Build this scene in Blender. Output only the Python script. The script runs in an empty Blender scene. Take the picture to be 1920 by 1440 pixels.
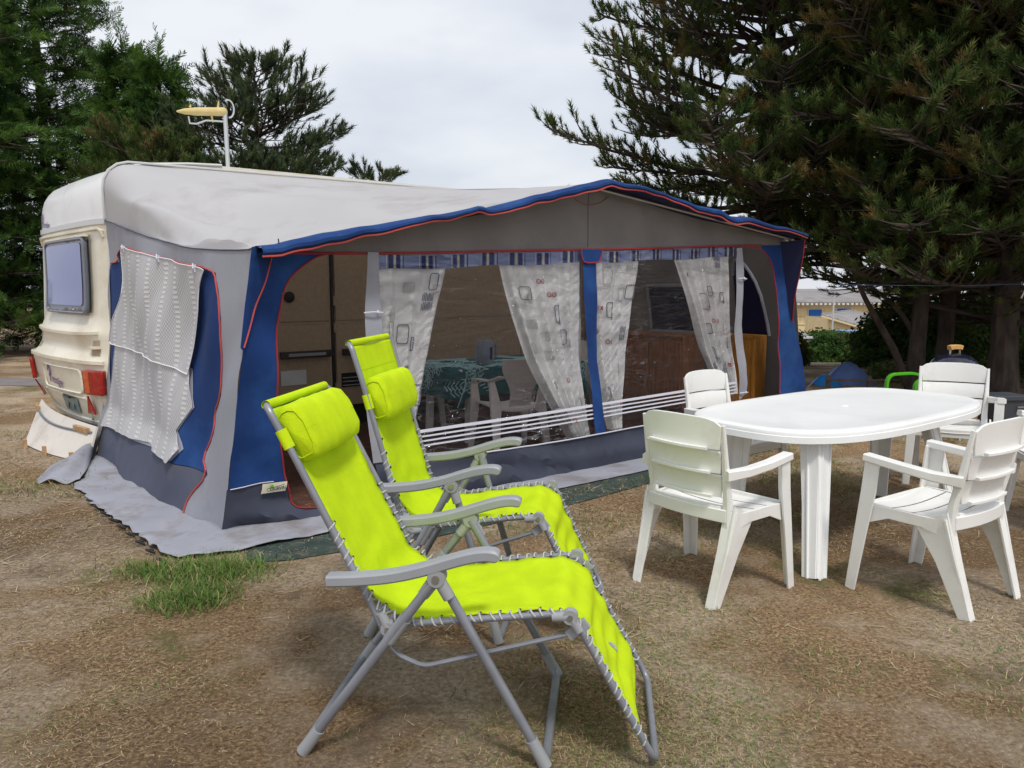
import bpy, math, random
import numpy as np
from mathutils import Vector, Matrix, noise
from mathutils.geometry import delaunay_2d_cdt
PI = math.pi
R = math.radians
random.seed(11)
RNG = np.random.default_rng(5)
scene = bpy.context.scene

# ------------------------------------------------------------ camera, light
CAM_H = 1.46
cam_data = bpy.data.cameras.new("camera")
cam = bpy.data.objects.new("camera", cam_data)
scene.collection.objects.link(cam)
scene.camera = cam
cam.location = (0, 0, CAM_H)
cam.rotation_euler = (PI / 2 - math.atan(180 / 1443.0), 0, 0)
cam_data.sensor_width = 36
cam_data.lens = 36 * 1443.0 / 1920.0
cam_data.clip_start = 0.05
cam_data.clip_end = 2000

SUN_EL, SUN_AZ = 60.0, 160.0     # azimuth measured from +Y towards +X
world = bpy.data.worlds.new("World")
scene.world = world
world.use_nodes = True
wn, wl = world.node_tree.nodes, world.node_tree.links
wn.clear()
wout = wn.new("ShaderNodeOutputWorld")
wbg = wn.new("ShaderNodeBackground")
wbg.inputs["Strength"].default_value = 0.103
sky = wn.new("ShaderNodeTexSky")
sky.sky_type = 'NISHITA'
sky.sun_disc = False
sky.sun_elevation = R(SUN_EL)
sky.sun_rotation = R(SUN_AZ)
sky.air_density = 1.3
sky.dust_density = 3.0
tc = wn.new("ShaderNodeTexCoord")
mp = wn.new("ShaderNodeMapping")
mp.inputs["Scale"].default_value = (1, 1, 2.6)
mp.inputs["Location"].default_value = (0.35, 0.1, 0.0)
wl.new(tc.outputs["Generated"], mp.inputs["Vector"])
n1 = wn.new("ShaderNodeTexNoise")
n1.inputs["Scale"].default_value = 2.2
n1.inputs["Detail"].default_value = 6
n1.inputs["Roughness"].default_value = 0.5
wl.new(mp.outputs[0], n1.inputs["Vector"])
ramp = wn.new("ShaderNodeValToRGB")
ramp.color_ramp.elements[0].position = 0.36
ramp.color_ramp.elements[0].color = (5.3, 5.75, 6.6, 1)
ramp.color_ramp.elements[1].position = 0.62
ramp.color_ramp.elements[1].color = (7.6, 7.75, 8.1, 1)
wl.new(n1.outputs[0], ramp.inputs[0])
wmix = wn.new("ShaderNodeMixRGB")
wmix.inputs[0].default_value = 0.86
wl.new(sky.outputs[0], wmix.inputs[1])
wl.new(ramp.outputs[0], wmix.inputs[2])
wl.new(wmix.outputs[0], wbg.inputs["Color"])
wl.new(wbg.outputs[0], wout.inputs[0])

sun_data = bpy.data.lights.new("sun", 'SUN')
sun_data.energy = 1.9
sun_data.angle = R(10)
sun_data.color = (1.0, 0.96, 0.9)
sun = bpy.data.objects.new("sun", sun_data)
scene.collection.objects.link(sun)
_az = R(SUN_AZ)
_d = Vector((math.sin(_az) * math.cos(R(SUN_EL)), math.cos(_az) * math.cos(R(SUN_EL)), math.sin(R(SUN_EL))))
sun.rotation_euler = _d.to_track_quat('Z', 'Y').to_euler()
sun.location = (0, 0, 12)

scene.view_settings.view_transform = 'Standard'
scene.view_settings.look = 'None'
scene.view_settings.exposure = 0.28
scene.view_settings.gamma = 1
scene.view_settings.use_curve_mapping = False
scene.cycles.max_bounces = 7
scene.cycles.transparent_max_bounces = 12

# ------------------------------------------------------------ materials
def lin(c):
    return tuple(((x / 255.0) / 12.92 if x <= 10 else (((x / 255.0) + 0.055) / 1.055) ** 2.4) for x in c)

def mat(name, col, rough=0.6, metal=0.0, var=0.0, vscale=6.0, bump=0.0, bscale=60.0, transl=0.0, spec=0.4,
        col2=None, coat=0.0, stretch=None, dirt=None, dscale=2.0):
    """Principled surface; col and col2 are blended by noise, dirt adds large blotches of another colour."""
    m = bpy.data.materials.new(name)
    m.use_nodes = True
    nt = m.node_tree
    n, l = nt.nodes, nt.links
    b = n["Principled BSDF"]
    b.inputs["Roughness"].default_value = rough
    b.inputs["Metallic"].default_value = metal
    b.inputs["Specular IOR Level"].default_value = spec
    b.inputs["Coat Weight"].default_value = coat
    b.inputs["Base Color"].default_value = (*col, 1)
    co = n.new("ShaderNodeTexCoord")
    vec = co.outputs["Object"]
    if stretch:
        mpn = n.new("ShaderNodeMapping")
        mpn.inputs["Scale"].default_value = stretch
        l.new(vec, mpn.inputs["Vector"])
        vec = mpn.outputs[0]
    last = None
    if var > 0 or col2:
        no = n.new("ShaderNodeTexNoise")
        no.inputs["Scale"].default_value = vscale
        no.inputs["Detail"].default_value = 5
        l.new(vec, no.inputs["Vector"])
        rp = n.new("ShaderNodeValToRGB")
        rp.color_ramp.elements[0].position = 0.35
        rp.color_ramp.elements[1].position = 0.65
        a = tuple(x * (1 - var) for x in col)
        c2 = col2 if col2 else tuple(min(1, x * (1 + var)) for x in col)
        rp.color_ramp.elements[0].color = (*a, 1)
        rp.color_ramp.elements[1].color = (*c2, 1)
        l.new(no.outputs[0], rp.inputs[0])
        last = rp.outputs[0]
        l.new(last, b.inputs["Base Color"])
    if dirt:
        no2 = n.new("ShaderNodeTexNoise")
        no2.inputs["Scale"].default_value = dscale
        no2.inputs["Detail"].default_value = 8
        no2.inputs["Roughness"].default_value = 0.65
        l.new(co.outputs["Object"], no2.inputs["Vector"])
        r2 = n.new("ShaderNodeValToRGB")
        r2.color_ramp.elements[0].position = 0.5
        r2.color_ramp.elements[0].color = (0, 0, 0, 1)
        r2.color_ramp.elements[1].position = 0.72
        r2.color_ramp.elements[1].color = (0.8, 0.8, 0.8, 1)
        l.new(no2.outputs[0], r2.inputs[0])
        mx = n.new("ShaderNodeMixRGB")
        l.new(r2.outputs[0], mx.inputs[0])
        if last:
            l.new(last, mx.inputs[1])
        else:
            mx.inputs[1].default_value = (*col, 1)
        mx.inputs[2].default_value = (*dirt, 1)
        last = mx.outputs[0]
        l.new(last, b.inputs["Base Color"])
    if bump > 0:
        nb = n.new("ShaderNodeTexNoise")
        nb.inputs["Scale"].default_value = bscale
        nb.inputs["Detail"].default_value = 6
        l.new(vec, nb.inputs["Vector"])
        bp = n.new("ShaderNodeBump")
        bp.inputs["Strength"].default_value = bump
        bp.inputs["Distance"].default_value = 0.01
        l.new(nb.outputs[0], bp.inputs["Height"])
        l.new(bp.outputs[0], b.inputs["Normal"])
    if transl > 0:
        tr = n.new("ShaderNodeBsdfTranslucent")
        if last:
            l.new(last, tr.inputs["Color"])
        else:
            tr.inputs["Color"].default_value = (*col, 1)
        ms = n.new("ShaderNodeMixShader")
        ms.inputs[0].default_value = transl
        l.new(b.outputs[0], ms.inputs[1])
        l.new(tr.outputs[0], ms.inputs[2])
        l.new(ms.outputs[0], n["Material Output"].inputs[0])
    return m

M = {}
M['lime'] = mat('lime_textilene', lin((203, 230, 24)), .8, var=.06, vscale=9, bump=.5, bscale=300, transl=.12, spec=.2)
M['tube'] = mat('grey_powder_tube', lin((138, 141, 150)), .38, .35, var=.08, vscale=14, bump=.03, bscale=300)
M['arm'] = mat('grey_plastic', lin((150, 153, 158)), .45, var=.04, vscale=12, bump=.03, bscale=200)
M['joint'] = mat('grey_joint_plastic', lin((150, 152, 155)), .5, var=.05)
M['cord'] = mat('grey_elastic_cord', lin((178, 180, 176)), .7, var=.08, vscale=90)
M['steel'] = mat('bright_steel', lin((180, 180, 178)), .3, .9)
M['white_pl'] = mat('white_resin', (.80, .80, .775), .42, var=.02, vscale=5, bump=.05, bscale=240, dirt=(.62, .60, .55), dscale=3.2, spec=.45)
M['table_pl'] = mat('white_resin_top', (.83, .84, .83), .36, var=.015, vscale=4, bump=.07, bscale=120, dirt=(.72, .72, .70), dscale=2.4)
M['mono'] = mat('off_white_resin', lin((226, 218, 212)), .5, var=.05)
M['van'] = mat('cream_van_shell', lin((226, 220, 202)), .33, var=.02, vscale=2, dirt=lin((196, 184, 158)), dscale=2.2, coat=.25)
M['van_top'] = mat('white_van_panel', lin((222, 222, 222)), .35, var=.02, vscale=2, dirt=lin((196, 194, 190)), dscale=1.6, coat=.2)
M['van_trim'] = mat('van_trim_strip', lin((205, 205, 203)), .3, .3)
M['van_grey'] = mat('grey_window_frame', lin((120, 124, 136)), .3, .1)
M['van_brown'] = mat('brown_van_side', lin((172, 150, 124)), .6, var=.07, vscale=30, bump=.05)
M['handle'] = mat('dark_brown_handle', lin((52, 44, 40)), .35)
M['dark'] = mat('dark_plastic', (.02, .02, .022), .5)
M['red_lens'] = mat('red_lamp_lens', lin((150, 18, 14)), .18, var=.25, vscale=30, coat=.6)
M['amber_lens'] = mat('amber_lamp_lens', lin((196, 84, 30)), .18, var=.25, vscale=30, coat=.6)
M['violet'] = mat('violet_lettering', lin((112, 84, 130)), .5)
M['greyprint'] = mat('grey_lettering', lin((120, 112, 136)), .5)
M['plate'] = mat('number_plate', lin((120, 138, 140)), .4, var=.3, vscale=25)
M['board'] = mat('pale_board', lin((206, 200, 192)), .7, var=.04, dirt=lin((170, 160, 148)), dscale=3)
M['wood'] = mat('rough_pine_wood', lin((176, 142, 104)), .8, var=.2, vscale=18, bump=.3)
M['pine_board'] = mat('varnished_pine', lin((186, 126, 56)), .4, var=.22, vscale=7, stretch=(9, 9, .8), bump=.05)
M['cabinet'] = mat('brown_cabinet', lin((158, 102, 62)), .5, var=.25, vscale=5, stretch=(7, 7, .8))
cg = dict(rough=.85, bump=.12, bscale=260)
M['roof'] = mat('white_awning_roof', lin((202, 201, 203)), var=.03, vscale=1.2, transl=.30, dirt=lin((172, 166, 162)), dscale=1.1, **cg)
M['grey'] = mat('light_grey_awning', lin((158, 160, 170)), var=.04, vscale=2, transl=.12, dirt=lin((138, 134, 132)), dscale=1.7, **cg)
M['mud'] = mat('grey_mud_flap', lin((148, 150, 160)), var=.08, vscale=3, dirt=lin((112, 100, 90)), dscale=3.4, **cg)
M['gable'] = mat('taupe_gable', lin((124, 120, 118)), var=.12, vscale=1.6, transl=.2, dirt=lin((112, 106, 104)), dscale=2.2, **cg)
M['blue'] = mat('royal_blue_awning', lin((16, 54, 112)), var=.14, vscale=2.2, transl=.08, dirt=lin((40, 88, 150)), dscale=1.4, **cg)
M['slate'] = mat('slate_grey_awning', lin((76, 80, 98)), var=.08, vscale=2.5, dirt=lin((92, 94, 106)), dscale=2.2, **cg)
M['slate_dk'] = mat('dark_slate_awning', lin((60, 65, 80)), var=.12, vscale=2.5, dirt=lin((78, 80, 94)), dscale=2.2, **cg)
M['navy'] = mat('navy_and_shaded_blue', lin((22, 26, 62)), .8, var=.1, vscale=3)  # navy cloth; also the blue corner flap, its shade put into the colour
M['mesh_win'] = mat('pale_side_window', lin((176, 178, 192)), .6, var=.05, vscale=4, transl=.15)
M['pipe'] = mat('red_piping', lin((186, 78, 72)), .7, var=.1, vscale=10)
M['pipe_dk'] = mat('dark_red_piping', lin((150, 40, 48)), .7, var=.1, vscale=10)
M['pipe_faint'] = mat('faded_red_stitching', lin((140, 96, 92)), .8)
M['curtain'] = mat('white_curtain', (.90, .895, .89), .8, transl=.1, var=.02, vscale=8)
M['c_grey'] = mat('curtain_print_grey', lin((112, 116, 134)), .8)
M['c_pale'] = mat('curtain_print_pale', lin((204, 201, 200)), .8)
M['c_red'] = mat('curtain_print_red', lin((176, 70, 66)), .8)
M['v_base'] = mat('valance_blue', lin((150, 164, 204)), .8, transl=.2)
M['v_navy'] = mat('valance_navy', lin((50, 62, 116)), .8)
M['v_cream'] = mat('valance_cream', lin((206, 200, 180)), .8)
M['stripe'] = mat('white_window_stripe', lin((206, 206, 216)), .6)
M['tablecloth'] = mat('teal_tablecloth', lin((28, 92, 96)), .8, var=.1)
M['leaf_print'] = mat('tablecloth_leaf', lin((170, 206, 206)), .8)
M['groundsheet'] = mat('green_groundsheet', lin((50, 66, 62)), .85, var=.2, vscale=14, bump=.4, bscale=90, dirt=lin((104, 98, 84)), dscale=9)
M['antenna'] = mat('yellowed_plastic', lin((206, 186, 128)), .55, var=.08, vscale=12)
M['mast'] = mat('grey_mast', lin((196, 200, 202)), .4, .3)
M['bark'] = mat('pine_bark', (.055, .042, .034), .95, var=.45, vscale=9, bump=1, bscale=24, stretch=(1, 1, .35))
M['old_wood'] = mat('weathered_wood', lin((110, 98, 86)), .9, var=.2)
M['twig'] = mat('pine_twig', (.05, .038, .03), .95, var=.3)
M['bbq'] = mat('black_enamel', (.012, .013, .03), .12, coat=.6)
M['bbq_wood'] = mat('bamboo_handle', lin((206, 158, 94)), .45, var=.1, vscale=30)
M['bin'] = mat('grey_bin', lin((64, 68, 74)), .55, var=.08)
M['green_pl'] = mat('bright_green_resin', lin((80, 170, 22)), .4)
M['tent'] = mat('blue_tent', lin((104, 130, 186)), .75, var=.08, transl=.1)
M['tent2'] = mat('bright_blue_tent', lin((40, 140, 214)), .75, var=.08)
M['render'] = mat('cream_render', lin((216, 200, 160)), .85, var=.05, vscale=1.5, dirt=lin((190, 172, 134)), dscale=.8)
M['shutter'] = mat('blue_shutter', lin((24, 96, 180)), .6)
M['rooftile'] = mat('grey_sheet_roof', lin((136, 132, 132)), .85, var=.15, vscale=1.4, dirt=lin((112, 108, 106)), dscale=.7)
M['mobile'] = mat('white_cabin', lin((208, 210, 214)), .5, var=.03)
M['glass'] = mat('dark_window_glass', (.03, .035, .045), .08, spec=.8)
M['wire'] = mat('blue_line', lin((90, 110, 150)), .6)
M['red_floor'] = mat('brown_floor_mat', lin((86, 56, 44)), .9, var=.3, vscale=9)
M['cup'] = mat('pale_kettle', lin((150, 158, 172)), .3, transl=.1)

def foliage_mat(name, c1, c2, c3, s1=.55, thr=.56, spec=.3):
    m = bpy.data.materials.new(name)
    m.use_nodes = True
    n, l = m.node_tree.nodes, m.node_tree.links
    b = n["Principled BSDF"]
    b.inputs["Roughness"].default_value = .7
    b.inputs["Specular IOR Level"].default_value = spec * .4
    g = n.new("ShaderNodeNewGeometry")
    na = n.new("ShaderNodeTexNoise"); na.inputs["Scale"].default_value = 3.2; na.inputs["Detail"].default_value = 3
    nb = n.new("ShaderNodeTexNoise"); nb.inputs["Scale"].default_value = s1; nb.inputs["Detail"].default_value = 5; nb.inputs["Roughness"].default_value = .7
    l.new(g.outputs["Position"], na.inputs["Vector"]); l.new(g.outputs["Position"], nb.inputs["Vector"])
    ra = n.new("ShaderNodeValToRGB")
    ra.color_ramp.elements[0].position = .38; ra.color_ramp.elements[0].color = (*c1, 1)
    ra.color_ramp.elements[1].position = .62; ra.color_ramp.elements[1].color = (*c2, 1)
    l.new(na.outputs[0], ra.inputs[0])
    rb = n.new("ShaderNodeValToRGB")
    rb.color_ramp.elements[0].position = thr; rb.color_ramp.elements[0].color = (0, 0, 0, 1)
    rb.color_ramp.elements[1].position = thr + .12; rb.color_ramp.elements[1].color = (.85, .85, .85, 1)
    l.new(nb.outputs[0], rb.inputs[0])
    mx = n.new("ShaderNodeMixRGB")
    l.new(rb.outputs[0], mx.inputs[0]); l.new(ra.outputs[0], mx.inputs[1]); mx.inputs[2].default_value = (*c3, 1)
    l.new(mx.outputs[0], b.inputs["Base Color"])
    tr = n.new("ShaderNodeBsdfTranslucent"); l.new(mx.outputs[0], tr.inputs["Color"])
    ms = n.new("ShaderNodeMixShader"); ms.inputs[0].default_value = .3
    l.new(b.outputs[0], ms.inputs[1]); l.new(tr.outputs[0], ms.inputs[2]); l.new(ms.outputs[0], n["Material Output"].inputs[0])
    return m
M['needle'] = foliage_mat('pine_needles', (.035, .07, .018), (.11, .15, .042), (.21, .125, .05), 1.5, .515)
M['needle_l'] = foliage_mat('pine_needles_blue', (.045, .07, .038), (.11, .145, .06), (.17, .12, .05), 1.1, .60)
M['spray'] = foliage_mat('cypress_sprays', (.022, .055, .018), (.10, .19, .035), (.12, .12, .03), .6, .60)
M['hedge'] = foliage_mat('hedge_leaves', (.03, .07, .018), (.07, .14, .03), (.10, .07, .03), .35, .52)
M['bush'] = foliage_mat('bush_leaves', (.09, .13, .04), (.2, .23, .09), (.2, .2, .1), 2, .6)

def vinyl():
    m = bpy.data.materials.new('clear_vinyl')
    m.use_nodes = True
    n, l = m.node_tree.nodes, m.node_tree.links
    n.remove(n["Principled BSDF"])
    co = n.new("ShaderNodeTexCoord")
    mpn = n.new("ShaderNodeMapping")
    mpn.inputs["Rotation"].default_value = (0, R(38), 0)
    mpn.inputs["Scale"].default_value = (1.1, 3, 5.5)
    l.new(co.outputs["Object"], mpn.inputs["Vector"])
    no = n.new("ShaderNodeTexNoise")
    no.inputs["Scale"].default_value = 2.2
    no.inputs["Detail"].default_value = 5
    no.inputs["Distortion"].default_value = 1.8
    l.new(mpn.outputs[0], no.inputs["Vector"])
    bp = n.new("ShaderNodeBump")
    bp.inputs["Strength"].default_value = .9
    bp.inputs["Distance"].default_value = .07
    l.new(no.outputs[0], bp.inputs["Height"])
    gl = n.new("ShaderNodeBsdfGlossy")
    gl.inputs["Roughness"].default_value = .05
    l.new(bp.outputs[0], gl.inputs["Normal"])
    tr = n.new("ShaderNodeBsdfTransparent")
    tr.inputs["Color"].default_value = (.985, .98, .985, 1)
    n2 = n.new("ShaderNodeTexNoise"); n2.inputs["Scale"].default_value = 1.6; n2.inputs["Detail"].default_value = 7; n2.inputs["Distortion"].default_value = 2.6
    l.new(mpn.outputs[0], n2.inputs["Vector"])
    n3 = n.new("ShaderNodeTexNoise"); n3.inputs["Scale"].default_value = 1.3; n3.inputs["Detail"].default_value = 2
    l.new(co.outputs["Object"], n3.inputs["Vector"])
    def mt(op, a, b_):
        q = n.new("ShaderNodeMath"); q.operation = op; q.use_clamp = (op == 'MULTIPLY_ADD')
        for i_, v_ in enumerate((a, b_)):
            if isinstance(v_, float): q.inputs[i_].default_value = v_
            else: l.new(v_, q.inputs[i_])
        return q.outputs[0]
    ridge = mt('SUBTRACT', 1.0, mt('MULTIPLY', mt('ABSOLUTE', mt('SUBTRACT', n2.outputs[0], .5), 0.0), 38.0))
    ridge = mt('MAXIMUM', ridge, 0.0)
    zone = mt('MAXIMUM', mt('MULTIPLY', mt('SUBTRACT', n3.outputs[0], .47), 5.0), 0.0)
    crease = mt('MINIMUM', mt('MULTIPLY', mt('MULTIPLY', ridge, zone), .55), .45)
    fr = n.new("ShaderNodeFresnel")
    fr.inputs["IOR"].default_value = 1.36
    l.new(bp.outputs[0], fr.inputs["Normal"])
    ms = n.new("ShaderNodeMixShader")
    l.new(mt('MAXIMUM', fr.outputs[0], crease), ms.inputs[0])
    l.new(tr.outputs[0], ms.inputs[1]); l.new(gl.outputs[0], ms.inputs[2])
    l.new(ms.outputs[0], n["Material Output"].inputs[0])
    return m
M['vinyl'] = vinyl()

def net_mat():
    """white quilted net curtain: columns of ovals and little lozenges as relief and holes"""
    m = mat('quilted_net', lin((206, 206, 208)), .85, transl=.18)
    n, l = m.node_tree.nodes, m.node_tree.links
    b = n["Principled BSDF"]
    co = n.new("ShaderNodeTexCoord")
    sep = n.new("ShaderNodeSeparateXYZ")
    l.new(co.outputs["UV"], sep.inputs[0])
    def mth(op, a, bb=None):
        q = n.new("ShaderNodeMath"); q.operation = op
        for i, v in enumerate((a, bb)):
            if v is None: continue
            if isinstance(v, (int, float)): q.inputs[i].default_value = v
            else: l.new(v, q.inputs[i])
        return q.outputs[0]
    u, v = sep.outputs[0], sep.outputs[1]
    s1 = mth('SINE', mth('MULTIPLY', u, 210.)); s2 = mth('SINE', mth('MULTIPLY', v, 210.))
    loz = mth('MULTIPLY', s1, s2)
    ov = mth('ABSOLUTE', mth('SINE', mth('MULTIPLY', v, 95.)))
    col = mth('SINE', mth('MULTIPLY', u, 26.))
    wide = mth('GREATER_THAN', col, .72)
    h = mth('ADD', mth('MULTIPLY', mth('SUBTRACT', 1., wide), loz), mth('MULTIPLY', wide, mth('MULTIPLY', ov, 2.)))
    bp = n.new("ShaderNodeBump"); bp.inputs["Strength"].default_value = .35; bp.inputs["Distance"].default_value = .004
    l.new(h, bp.inputs["Height"]); l.new(bp.outputs[0], b.inputs["Normal"])
    rp = n.new("ShaderNodeValToRGB")
    rp.color_ramp.elements[0].position = 0; rp.color_ramp.elements[0].color = (*lin((186, 187, 192)), 1)
    rp.color_ramp.elements[1].position = .8; rp.color_ramp.elements[1].color = (*lin((218, 217, 217)), 1)
    l.new(mth('MULTIPLY', mth('ADD', h, 1.), .4), rp.inputs[0])
    l.new(rp.outputs[0], b.inputs["Base Color"])
    return m
M['net'] = net_mat()

def ground_mat():
    m = bpy.data.materials.new('dry_ground')
    m.use_nodes = True
    n, l = m.node_tree.nodes, m.node_tree.links
    b = n["Principled BSDF"]
    b.inputs["Roughness"].default_value = .95
    b.inputs["Specular IOR Level"].default_value = .15
    g = n.new("ShaderNodeNewGeometry")
    def noi(s, d=6, r=.6, dist=0):
        q = n.new("ShaderNodeTexNoise"); q.inputs["Scale"].default_value = s; q.inputs["Detail"].default_value = d
        q.inputs["Roughness"].default_value = r; q.inputs["Distortion"].default_value = dist
        l.new(g.outputs["Position"], q.inputs["Vector"]); return q.outputs[0]
    def rmp(v, *st):
        q = n.new("ShaderNodeValToRGB")
        e = q.color_ramp.elements
        while len(e) < len(st): e.new(.5)
        for i, (p, c) in enumerate(st):
            e[i].position = p; e[i].color = (*c, 1)
        l.new(v, q.inputs[0]); return q.outputs[0]
    def mix(f, a, c, op='MIX'):
        q = n.new("ShaderNodeMixRGB"); q.blend_type = op
        for i, v in enumerate((f, a, c)):
            if isinstance(v, float): q.inputs[i].default_value = v
            elif isinstance(v, tuple): q.inputs[i].default_value = (*v, 1)
            else: l.new(v, q.inputs[i])
        return q.outputs[0]
    sand = rmp(noi(45, 8, .75), (.34, (.25, .185, .13)), (.5, (.50, .40, .29)), (.66, (.74, .63, .48)))
    straw = rmp(noi(60, 8, .8, .6), (.36, (.11, .065, .04)), (.5, (.33, .22, .125)), (.66, (.72, .55, .33)))
    green = rmp(noi(50, 8, .8, .5), (.3, (.06, .075, .02)), (.7, (.20, .24, .07)))
    k1 = rmp(noi(1.1, 6, .62), (.44, (0, 0, 0)), (.55, (1, 1, 1)))
    base = mix(k1, sand, straw)
    soil = rmp(noi(40, 9, .8, .3), (.34, (.07, .048, .036)), (.66, (.25, .18, .13)))
    k4 = rmp(noi(1.7, 7, .72, .6), (.54, (0, 0, 0)), (.64, (.6, .6, .6)))
    base = mix(k4, base, soil)
    k2 = rmp(noi(.85, 7, .7, .3), (.57, (0, 0, 0)), (.66, (.8, .8, .8)))
    base = mix(k2, base, green)
    k3 = rmp(noi(.33, 3, .5), (.38, (.72, .69, .67)), (.62, (1.2, 1.17, 1.14)))
    base = mix(1.0, base, k3, 'MULTIPLY')
    l.new(base, b.inputs["Base Color"])
    bp = n.new("ShaderNodeBump"); bp.inputs["Strength"].default_value = 1.0; bp.inputs["Distance"].default_value = .03
    l.new(noi(55, 10, .8), bp.inputs["Height"]); l.new(bp.outputs[0], b.inputs["Normal"])
    return m
M['ground'] = ground_mat()
M['track'] = mat('grey_track', lin((124, 118, 118)), .95, var=.1, vscale=3, bump=.4)

# ------------------------------------------------------------ mesh helpers
COL = scene.collection

class MB:
    def __init__(s):
        s.v, s.f, s.m, s.uv = [], [], [], None
    def add(s, vs, fs, m=0):
        o = len(s.v)
        s.v.extend([tuple(p) for p in vs])
        s.f.extend([tuple(i + o for i in f) for f in fs])
        s.m.extend([m] * len(fs))
        return s
    def box(s, c, d, rz=0.0, m=0):
        cx, cy, cz = c; dx, dy, dz = d[0] / 2, d[1] / 2, d[2] / 2
        ca, sa = math.cos(rz), math.sin(rz)
        vs = []
        for z in (-dz, dz):
            for x, y in ((-dx, -dy), (dx, -dy), (dx, dy), (-dx, dy)):
                vs.append((cx + x * ca - y * sa, cy + x * sa + y * ca, cz + z))
        return s.add(vs, [(3, 2, 1, 0), (4, 5, 6, 7), (0, 1, 5, 4), (1, 2, 6, 5), (2, 3, 7, 6), (3, 0, 4, 7)], m)
    def tube(s, path, r, seg=8, caps=True, m=0, closed=False):
        P = [Vector(p) for p in path]
        n = len(P)
        rr = r if isinstance(r, (list, tuple)) else [r] * n
        vs, fs = [], []
        up = None
        for i in range(n):
            if closed:
                t = (P[(i + 1) % n] - P[i - 1])
            else:
                t = (P[min(i + 1, n - 1)] - P[max(i - 1, 0)])
            if t.length < 1e-9: t = Vector((0, 0, 1))
            t.normalize()
            if up is None:
                a = Vector((0, 0, 1)) if abs(t.z) < .9 else Vector((1, 0, 0))
                up = (a - t * a.dot(t)).normalized()
            else:
                up = (up - t * up.dot(t))
                if up.length < 1e-6:
                    a = Vector((0, 0, 1)) if abs(t.z) < .9 else Vector((1, 0, 0))
                    up = a - t * a.dot(t)
                up.normalize()
            sd = t.cross(up)
            for k in range(seg):
                an = 2 * PI * k / seg
                vs.append(P[i] + (up * math.cos(an) + sd * math.sin(an)) * rr[i])
        m_ = n if closed else n - 1
        for i in range(m_):
            j = (i + 1) % n
            for k in range(seg):
                k2 = (k + 1) % seg
                fs.append((i * seg + k, i * seg + k2, j * seg + k2, j * seg + k))
        if caps and not closed:
            fs.append(tuple(range(seg - 1, -1, -1)))
            fs.append(tuple((n - 1) * seg + k for k in range(seg)))
        return s.add(vs, fs, m)
    def beam(s, path, wd, ht, side=None, m=0, ch=.25):
        """bar of rectangular section with chamfered edges; side is the direction of the width"""
        P = [Vector(p) for p in path]; n = len(P)
        W = wd if isinstance(wd, (list, tuple)) else [wd] * n
        H = ht if isinstance(ht, (list, tuple)) else [ht] * n
        vs, fs = [], []
        for i in range(n):
            t = (P[min(i + 1, n - 1)] - P[max(i - 1, 0)]).normalized()
            sd = Vector(side) if side else Vector((1, 0, 0))
            sd = (sd - t * sd.dot(t)).normalized()
            up = sd.cross(t).normalized()
            w, h = W[i] / 2, H[i] / 2
            c = min(w, h) * ch
            for a, b in ((w - c, h), (w, h - c), (w, -h + c), (w - c, -h), (-w + c, -h), (-w, -h + c), (-w, h - c), (-w + c, h)):
                vs.append(P[i] + sd * a + up * b)
        for i in range(n - 1):
            for k in range(8):
                k2 = (k + 1) % 8
                fs.append((i * 8 + k, i * 8 + k2, i * 8 + 8 + k2, i * 8 + 8 + k))
        fs.append(tuple(range(7, -1, -1))); fs.append(tuple((n - 1) * 8 + k for k in range(8)))
        return s.add(vs, fs, m)
    def grid(s, fn, nu, nv, th=0.0, m=0, thd=None):
        """sheet fn(u, v); th > 0 gives it a thickness"""
        P = [[Vector(fn(i / nu, j / nv)) for j in range(nv + 1)] for i in range(nu + 1)]
        idx = lambda i, j: i * (nv + 1) + j
        vs = [P[i][j] for i in range(nu + 1) for j in range(nv + 1)]
        fs = [(idx(i, j), idx(i + 1, j), idx(i + 1, j + 1), idx(i, j + 1)) for i in range(nu) for j in range(nv)]
        if th > 0:
            N = len(vs)
            for i in range(nu + 1):
                for j in range(nv + 1):
                    if thd: nn = Vector(thd)
                    else:
                        a = P[min(i + 1, nu)][j] - P[max(i - 1, 0)][j]
                        b = P[i][min(j + 1, nv)] - P[i][max(j - 1, 0)]
                        nn = a.cross(b); nn = nn.normalized() if nn.length > 1e-12 else Vector((0, 0, 1))
                    vs.append(P[i][j] - nn * th)
            fs += [tuple(k + N for k in reversed(f)) for f in fs[:nu * nv]]
            for i in range(nu):
                fs.append((idx(i, 0), N + idx(i, 0), N + idx(i + 1, 0), idx(i + 1, 0)))
                fs.append((idx(i + 1, nv), N + idx(i + 1, nv), N + idx(i, nv), idx(i, nv)))
            for j in range(nv):
                fs.append((idx(0, j + 1), N + idx(0, j + 1), N + idx(0, j), idx(0, j)))
                fs.append((idx(nu, j), N + idx(nu, j), N + idx(nu, j + 1), idx(nu, j + 1)))
        return s.add(vs, fs, m)
    def lathe(s, prof, c=(0, 0, 0), seg=24, m=0):
        vs, fs = [], []
        for r, z in prof:
            for k in range(seg):
                a = 2 * PI * k / seg
                vs.append((c[0] + r * math.cos(a), c[1] + r * math.sin(a), c[2] + z))
        for i in range(len(prof) - 1):
            for k in range(seg):
                k2 = (k + 1) % seg
                fs.append((i * seg + k, i * seg + k2, i * seg + seg + k2, i * seg + seg + k))
        fs.append(tuple(range(seg - 1, -1, -1)))
        fs.append(tuple((len(prof) - 1) * seg + k for k in range(seg)))
        return s.add(vs, fs, m)
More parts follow.
